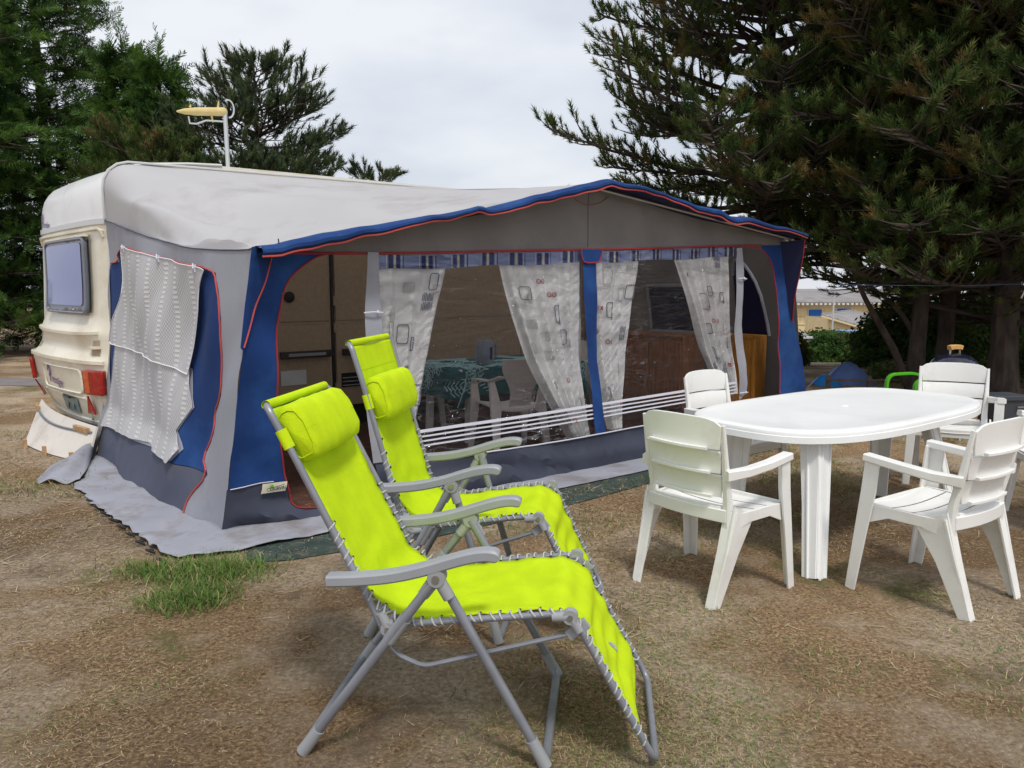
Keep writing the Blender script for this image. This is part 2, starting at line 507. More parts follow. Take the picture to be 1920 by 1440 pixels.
    def prism(s, poly, ext, m=0):
        """poly: 3D outline; ext: extrusion vector"""
        n = len(poly); e = Vector(ext)
        vs = [Vector(p) for p in poly] + [Vector(p) + e for p in poly]
        fs = [tuple(range(n - 1, -1, -1)), tuple(range(n, 2 * n))]
        for i in range(n):
            j = (i + 1) % n
            fs.append((i, j, j + n, i + n))
        return s.add(vs, fs, m)
    def build(s, name, mt, parent=None, smooth=True, bevel=0, ang=38, solid=0):
        me = bpy.data.meshes.new(name)
        me.from_pydata(s.v, [], s.f)
        mts = mt if isinstance(mt, (list, tuple)) else [mt]
        for q in mts: me.materials.append(M[q] if isinstance(q, str) else q)
        if len(mts) > 1:
            me.polygons.foreach_set('material_index', s.m)
        if s.uv is not None:
            lay = me.uv_layers.new(name='UVMap')
            for lo in me.loops:
                lay.data[lo.index].uv = s.uv[lo.vertex_index]
        me.validate()
        if smooth:
            me.shade_smooth()
            me.set_sharp_from_angle(angle=R(ang))
        o = bpy.data.objects.new(name, me)
        COL.objects.link(o)
        if parent: o.parent = parent
        if bevel:
            b = o.modifiers.new('bevel', 'BEVEL'); b.width = bevel; b.segments = 2; b.limit_method = 'ANGLE'; b.angle_limit = R(40)
        if solid:
            b = o.modifiers.new('solid', 'SOLIDIFY'); b.thickness = solid; b.offset = 0
        return o

def tag(o, label=None, cat=None, group=None, kind=None):
    if label: o['label'] = label
    if cat: o['category'] = cat
    if group: o['group'] = group
    if kind: o['kind'] = kind
    return o

def thing(name, loc, rz, label, cat, group=None):
    o = bpy.data.objects.new(name, None)
    COL.objects.link(o)
    o.empty_display_size = .1
    o.location = loc; o.rotation_euler = (0, 0, rz)
    return tag(o, label, cat, group)

def copy_tree(o, parent=None):
    c = o.copy(); COL.objects.link(c)
    if parent: c.parent = parent
    for ch in list(o.children): copy_tree(ch, c)
    return c

def densify(pts, h, closed=True):
    out = []
    n = len(pts)
    for i in range(n if closed else n - 1):
        a, b = pts[i], pts[(i + 1) % n]
        d = math.hypot(b[0] - a[0], b[1] - a[1])
        k = max(1, int(math.ceil(d / h)))
        for j in range(k):
            t = j / k
            out.append((a[0] + (b[0] - a[0]) * t, a[1] + (b[1] - a[1]) * t))
    if not closed: out.append(pts[-1])
    return out

def smooth2(pts, it=2, closed=True):
    for _ in range(it):
        q = []
        n = len(pts)
        rng_ = range(n) if closed else range(n - 1)
        if not closed: q.append(pts[0])
        for i in rng_:
            a, b = pts[i], pts[(i + 1) % n]
            q.append(tuple(x * .75 + y * .25 for x, y in zip(a, b)))
            q.append(tuple(x * .25 + y * .75 for x, y in zip(a, b)))
        if not closed: q.append(pts[-1])
        pts = q
    return pts

def inside(p, poly):
    x, y = p; c = False; n = len(poly); j = n - 1
    for i in range(n):
        xi, yi = poly[i]; xj, yj = poly[j]
        if (yi > y) != (yj > y) and x < (xj - xi) * (y - yi) / (yj - yi) + xi: c = not c
        j = i
    return c

def patch(mb, outline, fn, h=.08, holes=(), m=0, uv=False):
    """cloth sheet: fills a 2D outline (with holes) with a triangle mesh and lays it on the surface fn"""
    ol = densify(outline, h)
    vs = list(ol); edges = [(i, (i + 1) % len(ol)) for i in range(len(ol))]
    hs = []
    for hh in holes:
        hd = densify(hh, h); hs.append(hd)
        o = len(vs); vs += hd
        edges += [(o + i, o + (i + 1) % len(hd)) for i in range(len(hd))]
    xs = [p[0] for p in ol]; ys = [p[1] for p in ol]
    nb = len(vs)
    x = min(xs) + h * .5; r = 0
    while x < max(xs):
        y = min(ys) + (h * .25 if r % 2 else h * .5)
        while y < max(ys):
            if inside((x, y), ol) and not any(inside((x, y), q) for q in hs):
                if all((x - a) ** 2 + (y - b) ** 2 > (h * .42) ** 2 for a, b in vs[:nb]):
                    vs.append((x, y))
            y += h * .9
        x += h * .9; r += 1
    V, _, Fc, *_ = delaunay_2d_cdt([Vector(p) for p in vs], edges, [], 0, 1e-5)
    keep = []
    for f in Fc:
        cx = sum(V[i][0] for i in f) / len(f); cy = sum(V[i][1] for i in f) / len(f)
        if inside((cx, cy), ol) and not any(inside((cx, cy), q) for q in hs): keep.append(tuple(f))
    o = len(mb.v)
    mb.add([fn(p[0], p[1]) for p in V], keep, m)
    if uv:
        if mb.uv is None: mb.uv = []
        mb.uv += [(p[0], p[1]) for p in V]
    return mb

def line_on(mb, pts, fn, r, h=.05, seg=6, sm=1, m=0, closed=False):
    p = smooth2(list(pts), sm, closed) if sm else list(pts)
    p = densify(p, h, closed)
    return mb.tube([fn(*q) for q in p], r, seg, m=m, closed=closed)

def np_mesh(name, V, T, mts, mi=None, parent=None, smooth=False):
    me = bpy.data.meshes.new(name)
    n = len(V); k = len(T)
    me.vertices.add(n); me.vertices.foreach_set('co', np.asarray(V, dtype=np.float32).ravel())
    me.loops.add(k * 3); me.loops.foreach_set('vertex_index', np.asarray(T, dtype=np.int32).ravel())
    me.polygons.add(k)
    me.polygons.foreach_set('loop_start', np.arange(0, k * 3, 3, dtype=np.int32))
    for q in mts: me.materials.append(M[q] if isinstance(q, str) else q)
    if mi is not None: me.polygons.foreach_set('material_index', np.asarray(mi, dtype=np.int32))
    me.update(calc_edges=True)
    if smooth: me.shade_smooth()
    o = bpy.data.objects.new(name, me); COL.objects.link(o)
    if parent: o.parent = parent
    return o

def text_mesh(body, size, mt, name, parent, loc, rot, shear=0.0, thick=.0015):
    cu = bpy.data.curves.new(name, 'FONT')
    cu.body = body; cu.size = size; cu.shear = shear; cu.extrude = thick; cu.resolution_u = 3
    tmp = bpy.data.objects.new(name, cu)
    COL.objects.link(tmp)
    bpy.context.view_layer.update()
    me = bpy.data.meshes.new_from_object(tmp.evaluated_get(bpy.context.evaluated_depsgraph_get()))
    bpy.data.objects.remove(tmp); bpy.data.curves.remove(cu)
    me.materials.clear(); me.materials.append(M[mt])
    o = bpy.data.objects.new(name, me); COL.objects.link(o); o.parent = parent
    o.location = loc; o.rotation_euler = rot
    return o

def nz(x, y, z=0.0, s=1.0):
    return noise.noise(Vector((x * s, y * s, z * s)))

def sstep(a, b, x):
    t = min(max((x - a) / (b - a), 0), 1); return t * t * (3 - 2 * t)

# ------------------------------------------------------------ ground
def terrain(x, y):
    return -3.0 * sstep(12.5, 42, y) * sstep(.5, 6.5, x)
ax = sorted(set([round(v, 3) for v in np.concatenate([np.linspace(-12, 16, 57), np.linspace(-60, -12, 25), np.linspace(16, 90, 38), [-400, -250, -150, -90, 120, 160, 250, 420]])]))
ay = sorted(set([round(v, 3) for v in np.concatenate([np.linspace(-3, 16, 39), np.linspace(16, 90, 50), [-60, -25, -10, 120, 170, 260, 420, 700]])]))
GV = [(x, y, terrain(x, y)) for x in ax for y in ay]
GF = [(i * len(ay) + j, (i + 1) * len(ay) + j, (i + 1) * len(ay) + j + 1, i * len(ay) + j + 1) for i in range(len(ax) - 1) for j in range(len(ay) - 1)]
g_ = MB(); g_.add(GV, GF)
tag(g_.build('ground', 'ground'), kind='structure')
tr_ = MB()
tr_.grid(lambda u, v: (-30 + 26 * u, 11.3 + .9 * v + .5 * nz(u * 9, 0) + 1.2 * (1 - u), .006), 40, 2)
tag(tr_.build('path', 'track'), kind='structure')
tr2 = MB()
tr2.grid(lambda u, v: (6.6 + 14 * u, 8.6 + 1.5 * v + .9 * u, terrain(6.6 + 14 * u, 8.6 + 1.5 * v + .9 * u) + .008), 20, 4)
tag(tr2.build('pavement', 'track'), kind='structure')

# straw and grass blades lying on the near ground
for k_, c_ in enumerate([((.48, .36, .20)), ((.28, .19, .11)), ((.60, .50, .34)), ((.12, .08, .055)), ((.17, .22, .06)), ((.075, .155, .025)), ((.15, .25, .05))]):
    M['straw%d' % k_] = mat('straw_tone_%d' % k_, c_, .9, transl=.2, var=.15, vscale=3)

def patchiness(X, Y, s, o):
    out = np.empty(len(X))
    for i in range(len(X)):
        out[i] = noise.noise(Vector((X[i] * s + o, Y[i] * s - o, o)))
    return out

def blades(n, x0, x1, y0, y1, lmin, lmax, wd, flat, mats_w, name, label=None, mask=None, seed=1, upbias=0.0):
    rg = np.random.default_rng(seed)
    # denser near the camera
    t = rg.random(n)
    Y = y0 * (y1 / y0) ** t
    X = (rg.random(n) * 2 - 1) * (Y * .72 + .25)
    if x0 is not None:
        X = x0 + rg.random(n) * (x1 - x0); Y = y0 + rg.random(n) * (y1 - y0)
    if mask is not None:
        k = mask(X, Y, rg); X, Y = X[k], Y[k]
    n = len(X)
    L = lmin + rg.random(n) * (lmax - lmin)
    if x0 is None: L *= np.clip((Y / 3.5), .75, 1.6)
    a = rg.random(n) * 2 * PI
    el = np.abs(rg.normal(0, flat, n)) + upbias
    w = wd * (np.clip(Y / 3.0, .8, 2.5) if x0 is None else 1)
    dx, dy, dz = np.cos(a) * np.cos(el), np.sin(a) * np.cos(el), np.sin(el)
    px, py = -np.sin(a) * w, np.cos(a) * w
    bend = rg.normal(0, .14, n)
    z0 = .001 + rg.random(n) * .006
    p0 = np.stack([X, Y, z0], 1)
    mid = p0 + np.stack([dx * L * .5, dy * L * .5, dz * L * .5], 1)
    tip = p0 + np.stack([(dx + -dy * bend) * L, (dy + dx * bend) * L, dz * L * (.8 if upbias < .3 else .75)], 1)
    sd = np.stack([px, py, np.zeros(n)], 1)
    V = np.stack([p0 - sd, p0 + sd, mid - sd * .8, mid + sd * .8, tip], 1).reshape(-1, 3)
    b = np.arange(n)[:, None, None] * 5
    T = (np.array([[0, 1, 3], [0, 3, 2], [2, 3, 4]])[None] + b).reshape(-1, 3)
    names = [q for q, _ in mats_w]; pw = np.array([q for _, q in mats_w]); pw = pw / pw.sum()
    mi = np.repeat(rg.choice(len(names), n, p=pw), 3)
    o = np_mesh(name, V, T, names, mi)
    return tag(o, label, None, kind='stuff')

def straw_mask(X, Y, rg):
    p = patchiness(X, Y, 1.1, 3.7) + .5 * patchiness(X, Y, 4, 9.1)
    return rg.random(len(X)) < np.clip(.45 + 1.6 * p, .06, 1)
blades(200000, None, None, 1.9, 10.0, .012, .036, .00115, .16, [('straw0', 4), ('straw1', 4), ('straw2', 1.6), ('straw3', 3), ('straw4', .8)], 'dry_grass', 'dry straw coloured grass litter lying flat over the sandy ground', straw_mask, 3)
def needle_mask(X, Y, rg):
    return rg.random(len(X)) < np.clip(.35 + 1.5 * patchiness(X, Y, .9, 1.2), .05, 1)
blades(2600, None, None, 1.9, 8.0, .06, .13, .0019, .05, [('straw2', 2), ('straw0', 3), ('straw3', 1)], 'fallen_needles', 'long fallen pine needles scattered on the bare ground', needle_mask, 4)
SPOTS = [(-1.55, 3.75, .55), (-2.2, 3.9, .35), (1.62, 2.5, .28), (.74, 3.5, .22), (-1.45, 2.6, .2), (-.72, 2.5, .16), (-1.5, 3.55, .45), (-.2, 2.35, .2), (1.9, 5.6, .5), (2.6, 6.0, .5), (-3.6, 5.4, .5), (1.25, 2.9, .2)]
def green_mask(X, Y, rg):
    add = sum(np.exp(-((X - a) ** 2 + ((Y - b) * 1.3) ** 2) / (c * c)) for a, b, c in SPOTS)
    return rg.random(len(X)) < np.clip(.75 * add - .28 + 2.0 * patchiness(X, Y, .8, 12.5) + .8 * patchiness(X, Y, 3.2, 2.5), 0, 1)
blades(110000, None, None, 1.9, 11.0, .015, .045, .0015, .5, [('straw4', 4), ('straw5', 1), ('straw0', 2)], 'green_grass', 'thin patches of short green grass on the trodden ground', green_mask, 5)

def clump_mask(X, Y, rg):
    d = np.sqrt(((X + 1.58) / .30) ** 2 + ((Y - 3.80) / .17) ** 2)
    d2 = np.sqrt(((X + 1.52) / .22) ** 2 + ((Y - 3.48) / .2) ** 2)
    d3 = np.sqrt(((X + 1.85) / .22) ** 2 + ((Y - 3.82) / .14) ** 2)
    dd = np.minimum(np.minimum(d, d2 + .1), d3 + .25)
    return rg.random(len(X)) < np.clip(1.35 - dd, 0, 1) ** 1.3
blades(30000, -2.4, -.75, 3.0, 4.2, .045, .115, .0019, .35, [('straw5', 5), ('straw6', 4), ('straw4', 2.5), ('straw0', 1)], 'grass_clump', 'lush green grass clump growing at the front left corner of the awning skirt', clump_mask, 6, upbias=.5)
def tall_mask(X, Y, rg):
    return rg.random(len(X)) < np.clip(1.1 - np.sqrt(((X + 1.42) / .28) ** 2 + ((Y - 3.88) / .09) ** 2), 0, 1)
blades(1500, -1.8, -.9, 3.6, 4.1, .08, .15, .0016, .25, [('straw5', 2), ('straw6', 5)], 'tall_grass', 'taller green blades standing against the edge of the grey skirt', tall_mask, 7, upbias=.9)
def edge_mask(X, Y, rg):
    # strip of green along the groundsheet
    ln = 4.22 + .81 * (X + 1.0) - .08
    return rg.random(len(X)) < np.clip(1 - np.abs(Y - ln) / .16, 0, 1) * np.clip(.4 + 2 * patchiness(X, Y, 1.5, 3.), 0, 1)
blades(60000, -.6, 5.0, 4.0, 9.0, .02, .06, .0018, .4, [('straw5', 2), ('straw4', 4), ('straw0', 2)], 'verge_grass', 'strip of mixed green and dry grass along the awning groundsheet', edge_mask, 8, upbias=.3)

# ------------------------------------------------------------ awning and caravan share one frame
AW = Vector((-1.724, 4.419, 0)); AWR = math.atan2(.629, .777)
awn = thing('caravan_awning', AW, AWR, 'large white, grey and blue caravan awning with red piping and clear front window', 'awning')

def wr(a, b, s=1.0):      # soft crumple
    return nz(a * 1.7, b * 1.7, 3.1) * .6 + nz(a * 4.1, b * 4.1, 7.7) * .28 + nz(a * 9, b * 9, 1.7) * .12

def side_f(off=0.0, amp=1.0):
    def f(y, z):
        k = z / 1.67; t = min(max(1 - y / 2.9, 0), 1)
        fold = .045 * wr(y * .9 + z * .5, z * .35) + .010 * nz(y * 6 + z * 3, z * 2.2, 4) + .022 * math.sin(y * 10 + z * 4.5 + 2.2 * nz(y, z)) * sstep(1.7, .3, y) * sstep(-.02, .25, y)
        fold += .02 * math.sin(y * 5 - z * 4 + 2) * sstep(0, .4, y) * sstep(2.9, 2.3, y)
        fold *= amp
        fl = .13 * max(0, 1 - z / .45) * sstep(0, 1.2, y)
        rear = .085 * (max(0.0, min(y, 2.95) - 1.7) / 1.2) ** 2 * min(k, 1.1)
        return (.2 * k * t + fold + rear - off - fl, y - .18 * k * t ** 3, z)
    return f

def front_f(off=0.0, amp=1.0):
    def f(x, z):
        k = z / 1.67; q = math.exp(-max(x, 0) / .35)
        b = .2 * max(0, 1 - z / .9) * math.sin(PI * min(max(x / 6.4, 0), 1))
        fold = .036 * wr(x * .8, z * .9 + 5) + .007 * nz(x * 7 + z * 4, z * 3, 4) + .017 * math.sin(z * 15 + x * 7 + 3 * nz(x, z * .5)) * sstep(1.2, 0, x) * sstep(0, .15, x)
        fold += .022 * math.sin(z * 34 + x * 2.3 + 4 * nz(x * .8, z)) * sstep(.42, .12, z) * sstep(0, .12, x)
        fold *= amp
        return (x + .2 * k * q, -.18 * k * q - b + fold - off, z)
    return f

# ---- left side wall
S0 = side_f()
seam = [(2.9, 2.03), (2.623, 1.993), (2.103, 1.913), (1.497, 1.807), (.863, 1.721), (.449, 1.691), (.09, 1.676), (-.003, 1.69)]
pipeL = [(2.80, 1.67), (2.518, 1.673), (2.55, 1.743), (2.321, 1.795), (1.649, 1.71), (1.098, 1.637), (.528, 1.582), (.402, 1.551), (.331, 1.447), (.29, 1.278),
         (.293, 1.111), (.29, .988), (.298, .804), (.411, .687), (.356, .557), (.472, .398), (.298, .315), (.50, .15), (.52, .02), (.434, .0)]
net1 = [(2.268, 1.788), (.502, 1.569), (.611, 1.463), (.63, 1.315), (.7, 1.148), (.775, .895), (1.651, .966), (2.766, 1.003), (2.599, 1.186), (2.324, 1.422), (2.301, 1.613)]
net2 = [(2.457, 1.02), (1.651, .99), (.775, .92), (.674, .684), (.865, .512), (.73, .411), (.846, .301), (1.349, .298), (1.513, .331), (2.849, .275), (2.749, .61)]
mb = MB()
patch(mb, seam + [(-.003, 1.3), (0, .8), (0, .4), (0, 0), (.434, 0)] + [p for p in reversed(pipeL[:-1])] + [(2.95, 1.6)], S0, .07)
mb.build('side_upper_panel', 'grey', awn)
mb = MB()
patch(mb, [p for p in pipeL if p[1] > .31] + [(.846, .301), (1.471, .326), (2.829, .278), (2.90, .28), (2.90, 1.6)], side_f(-.004), .07)
mb.build('side_blue_panel', 'blue', awn)
mb = MB()
patch(mb, [(2.83, .27), (1.471, .32), (.846, .295), (.31, .31), (.50, .15), (.52, .02), (.434, 0), (1.2, 0), (2.06, 0), (2.86, 0)], side_f(-.006), .07)
mb.build('side_lower_panel', 'slate', awn)
mb = MB()
patch(mb, [(2.42, 1.02), (1.65, 1.0), (.78, .93), (.66, .69), (.85, .51), (.72, .41), (.85, .31), (2.80, .285), (2.72, .61)], side_f(.001), .08)
mb.build('side_window', 'mesh_win', awn)
mb = MB()
patch(mb, [(2.84, .0), (2.84, 1.0), (2.84, 1.62), (3.02, 1.62), (3.06, 0)], side_f(.004), .08)
mb.build('side_edge_strip', 'grey', awn)
mb = MB(); line_on(mb, pipeL, side_f(.006), .0055)
mb.build('side_piping', 'pipe', awn)
mb = MB(); line_on(mb, seam, side_f(.004), .004)
mb.build('side_seam', 'slate', awn)

def net_f(off, sc):
    S = side_f(off)
    def f(y, z):
        p = S(y, z)
        d = y * .75 + z * .55          # folds hang from the hooks and fan out
        w = .009 * math.sin(d * 15 + 1.3 * nz(y, z, 4)) * sc + .004 * math.sin(d * 34 + 2)
        return (p[0] - .018 + w, p[1], p[2])
    return f
for pts, lab, off in ((net1, 'upper white quilted net curtain hung over the side wall of the awning', .008), (net2, 'lower white quilted net curtain below the upper one on the awning side', 0.0)):
    t = thing('net_curtain', AW, AWR, lab, 'curtain', 'net curtains on the awning side wall')
    mb = MB(); patch(mb, pts, net_f(off, 1.0), .045, uv=True)
    mb.build('curtain_cloth', 'net', t)
    mb = MB(); line_on(mb, pts, net_f(off + .003, 1.0), .0034 if off else .0018, sm=0, closed=True); mb.build('curtain_hem', 'curtain' if off else 'net', t)
    if off:
        for y_, z_ in ((2.16, 1.765), (1.35, 1.665), (.72, 1.585)):
            p = net_f(.012, 1)(y_, z_)
            mb = MB(); mb.box(p, (.012, .02, .05)); mb.tube([(p[0] - .01, p[1], p[2] + .03), (p[0] - .015, p[1] - .02, p[2]), (p[0] - .01, p[1], p[2] - .03)], .005, 5)
            mb.build('peg', 'stripe', t)

# ---- roof of the awning
def pl(pts, u):
    u = min(max(u, 0), 1) * (len(pts) - 1)
    i = min(int(u), len(pts) - 2); t = u - i
    return tuple(a + (b - a) * t for a, b in zip(pts[i], pts[i + 1]))
canx = [(.20, 1.675), (.312, 1.69), (.592, 1.765), (.949, 1.83), (1.341, 1.905), (1.64, 1.96), (1.797, 1.985), (2.254, 2.10), (2.991, 2.285), (3.393, 2.255), (4.085, 2.16), (4.389, 2.12), (4.88, 2.085), (5.856, 1.995), (6.18, 1.97)]
def can_z(x):
    for a, b in zip(canx, canx[1:]):
        if x <= b[0]: return a[1] + (b[1] - a[1]) * max(0, (x - a[0]) / (b[0] - a[0]))
    return canx[-1][1]
def seam_z(y):
    q = sorted([(p[0], p[1]) for p in seam])
    if y <= q[0][0]: return q[0][1]
    for a, b in zip(q, q[1:]):
        if y <= b[0]: return a[1] + (b[1] - a[1]) * (y - a[0]) / max(1e-6, b[0] - a[0])
    return q[-1][1]
def back_curve(u):       # along the caravan rail
    if u < .12:
        t = u / .12
        a = t * PI / 2
        if t < .45: return (.07, 2.9, 2.03 + .27 * t / .45)
        a = (t - .45) / .55 * PI / 2
        return (.07 + .23 * (1 - math.cos(a)), 2.9, 2.30 + .23 * math.sin(a))
    t = (u - .12) / .88
    return (.30 + 6.0 * t, 2.9, 2.53 + .06 * t)
def front_curve(u):
    if u < .12: return (.20 + .10 * (u / .12), -.17 - .0 * u, 1.675 + .012 * u / .12)
    t = (u - .12) / .88; x = .30 + 5.57 * t
    return (x, -.17, can_z(x))
def roof_f(u, v):
    if u < .12:
        # edge follows the side seam, then bends over
        t = u / .12
        y = 2.9 * (1 - v) - .17 * v
        zz = seam_z(y) - .006
        kx = .2 * (1 - max(y, 0) / 2.9) if y > 0 else .2
        e = Vector((kx + .09 * (1 - v) ** 2, y, zz))
        b, f = Vector(back_curve(u)), Vector(front_curve(u))
        b0, f0 = Vector(back_curve(.12)), Vector(front_curve(.12))
        ss = Vector(back_curve(0)).lerp(Vector(front_curve(0)), v)
        p = b.lerp(f, v) + (e - ss) * (1 - t)
    else:
        b, f = Vector(back_curve(u)), Vector(front_curve(u))
        p = b.lerp(f, v)
    sag = math.sin(PI * v) * (.035 + 0.0)
    sag += math.sin(PI * min(1, v) ** 1.5) * .20 * math.exp(-((u - .14) / .10) ** 2)
    p.z -= sag * sstep(0, .085, u)
    fo = .075 * math.sin((v * 1.6 - u * 5.5) * 6.5) * math.exp(-((u - .12) / .16) ** 2) * math.sin(PI * v) * (.4 + v)
    fo += .020 * wr(u * 5, v * 2 + 3) + .018 * math.sin((v * .9 - u * 3.0) * 17) * math.exp(-((u - .22) / .2) ** 2) * math.sin(PI * v)
    fo += .03 * math.sin(u * 44 + v * 7) * math.exp(-(u / .10) ** 2) * sstep(.35, .8, v) * (1 - sstep(.86, 1, v))
    cr_ = math.exp(-((u - .08) / .09) ** 2) * sstep(.55, .85, v)
    fo += .016 * cr_ * (nz(u * 60, v * 9, 2) + .6 * nz(u * 110, v * 22, 5))
    fo *= sstep(0, .03, u)
    p.z += fo
    p.x -= .03 * fo
    return p
mb = MB(); mb.grid(roof_f, 110, 44)
mb.build('roof', 'roof', awn)
# rail and rope edge along the caravan
mb = MB(); mb.tube([Vector(back_curve(u / 60)) + Vector((0, -.01, .012)) for u in range(61)], .011, 6)
mb.build('rail', 'van_trim', awn)
# ---- blue canopy band, flap and piping along the front edge
def lip(x):
    w = .006 * math.sin(x * 9 + 2) + .026 * nz(x * 2.3, 4) + .014 * nz(x * 6.5, 9)
    w += .035 * math.exp(-((x - 1.73) / .07) ** 2) + .03 * math.exp(-((x - 4.40) / .09) ** 2) - .012 * math.exp(-((x - 4.62) / .1) ** 2)
    return w
def canopy_f(u, v):
    x = .20 + 5.67 * u
    z = can_z(x) + .014
    y0, y1 = -.15, -.235
    bulge = lip(x)
    if v < .5:
        t = v / .5
        return (x + .02 * t, y0 + (y1 - y0) * t, z + .006 * math.sin(PI * t) + bulge * t)
    t = (v - .5) / .5
    return (x + .02, y1 - .02 * math.sin(t * PI) - .01 * math.sin(x * 7) * t, z + bulge - (.044 + .012 * math.sin(x * 3.1)) * t)
mb = MB(); mb.grid(canopy_f, 150, 6)
mb.build('canopy_edge', 'blue', awn, solid=.003)
mb = MB(); mb.tube([Vector(canopy_f(i / 150, 1)) + Vector((0, -.004, -.004)) for i in range(151)], .0065, 6)
mb.build('canopy_piping', 'pipe', awn)
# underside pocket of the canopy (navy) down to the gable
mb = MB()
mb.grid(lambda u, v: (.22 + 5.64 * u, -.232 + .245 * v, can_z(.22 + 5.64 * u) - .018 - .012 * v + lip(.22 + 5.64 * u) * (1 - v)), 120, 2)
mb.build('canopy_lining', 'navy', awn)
# ---- blue corner strip between side wall and front
mb = MB()
patch(mb, [(-.02, 1.69), (.246, 1.692), (.143, 1.448), (.072, 1.286), (.0, 1.10), (-.02, 1.12)], front_f(.012), .05)
mb.build('corner_strip', 'blue', awn)
# ---- front wall
Ff = front_f()
arch = [(1.02, 1.68), (.798, 1.684), (.636, 1.663), (.533, 1.615), (.429, 1.54), (.344, 1.428), (.314, 1.27), (.312, 1.111), (.313, .949), (.317, .754),
        (.323, .623), (.343, .456), (.379, .285), (.406, .197), (.423, .127), (.464, .097), (.602, .081), (1.02, .08)]
redtop = [(.263, 1.665), (.938, 1.678), (1.461, 1.699), (2.934, 1.766), (3.116, 1.772), (3.984, 1.812), (5.057, 1.872), (5.45, 1.885), (6.0, 1.91)]
def rt(x):
    for a, b in zip(redtop, redtop[1:]):
        if x <= b[0]: return a[1] + (b[1] - a[1]) * max(0, (x - a[0]) / (b[0] - a[0]))
    return redtop[-1][1]
mb = MB()
patch(mb, [(0.01, .277), (.178, .291), (.265, .285), (.379, .28)] + [p for p in reversed(arch[1:12])] + [(.938, 1.678), (.26, 1.68), (.12, 1.68), (0, 1.5), (0, .8)], front_f(.004), .06)
mb.build('front_blue_panel', 'blue', awn)
mb = MB()
patch(mb, [(0, 0), (0, .28), (.178, .294), (.265, .288), (.385, .27), (.406, .197), (.423, .127), (.464, .097), (.602, .081), (1.02, .08), (1.02, 0)], front_f(.002), .06)
mb.build('front_lower_panel', 'slate_dk', awn)
mb = MB(); line_on(mb, arch, front_f(.008), .0055, closed=False)
mb.build('left_doorway_piping', 'pipe_dk', awn)
mb = MB(); line_on(mb, [(.262, 1.70), (.246, 1.65), (.143, 1.448), (.072, 1.286), (.0, 1.12)], front_f(.016), .005)
mb.build('corner_piping', 'pipe', awn)
# gable
gb = [(x, rt(x)) for x in np.linspace(.30, 5.95, 40)] + [(x, max(can_z(x) - .024, rt(x) + .01)) for x in np.linspace(5.95, .30, 50)]
mb = MB(); patch(mb, gb, front_f(-.012), .09)
mb.build('gable', 'gable', awn)
mb = MB(); line_on(mb, [(p[0], p[1]) for p in redtop[:-1]], front_f(.004), .008)
mb.build('window_head_piping', 'pipe_dk', awn)
mb = MB(); line_on(mb, [(2.80, 2.215), (2.9, 2.14), (3.02, 2.12), (3.14, 2.14), (3.24, 2.20)], front_f(-.004), .004)
mb.build('gable_emblem', 'pipe_faint', awn)
mb = MB(); line_on(mb, [(3.02, 2.25), (3.02, 1.79)], front_f(-.010), .0025)
mb.build('gable_seam', 'slate', awn)
# gable is wider than doorways; window vinyl
wb = lambda x: .31 - .045 * math.sin(PI * min(max((x - 1.0) / 2.6, 0), 1)) if x < 2.4 else .268 + .012 * (x - 2.4)
mb = MB()
patch(mb, [(1.05, wb(1.05))] + [(x, wb(x)) for x in np.linspace(1.4, 5.0, 14)] + [(5.04, rt(5.04) - .01)] + [(x, rt(x) - .01) for x in np.linspace(4.6, 1.05, 10)], front_f(-.004, .6), .09)
mb.build('front_window', 'vinyl', awn)
mb = MB()
patch(mb, [(1.0, 0)] + [(x, 0) for x in np.linspace(1.4, 5.4, 12)] + [(5.9, 0), (6.38, 0), (6.38, .31), (5.85, .31), (5.83, .09), (5.08, .09), (5.04, wb(5.0))] + [(x, wb(x)) for x in np.linspace(4.6, 1.4, 12)] + [(1.0, .31)], front_f(0), .07)
mb.build('mud_wall', 'slate_dk', awn)
mb = MB(); line_on(mb, [(x, wb(x)) for x in np.linspace(1.05, 5.0, 20)], front_f(.006), .0055, sm=0)
mb.build('window_sill_trim', 'stripe', awn)
# stripes across the foot of the window
for k in range(4):
    z0 = .475 - .032 * k - (.004 if k else 0); w = .022 if k == 0 else .012
    mb = MB()
    patch(mb, [(x, z0 + .016 * (x - 1.2) - w / 2) for x in np.linspace(1.12, 5.02, 18)] + [(x, z0 + .016 * (x - 1.2) + w / 2) for x in np.linspace(5.02, 1.12, 18)], front_f(.003, .6), .12)
    mb.build('window_stripe', 'stripe', awn)
# zip strip in the middle, with its tab
mb = MB()
zl = [(2.945, 1.74), (2.958, 1.374), (2.985, 1.15), (3.01, .937), (3.0, .6), (2.974, wb(3))]; zr = [(3.09, wb(3.1)), (3.11, .6), (3.115, .976), (3.115, 1.15), (3.115, 1.33), (3.095, 1.74)]
patch(mb, zl[::-1][::-1] + zr, front_f(.010, .6), .06)
mb.build('zip_strip', 'blue', awn)
mb = MB()
tabp = [(2.91, 1.765), (3.15, 1.772), (3.14, 1.70), (3.11, 1.665), (2.95, 1.66), (2.92, 1.695)]
patch(mb, tabp, front_f(.020, .6), .05); mb.build('zip_tab', 'blue', awn)
mb = MB(); line_on(mb, [tabp[1], tabp[2], tabp[3], tabp[4], tabp[5], tabp[0]], front_f(.024, .6), .0055, sm=1); mb.build('tab_piping', 'pipe_dk', awn)
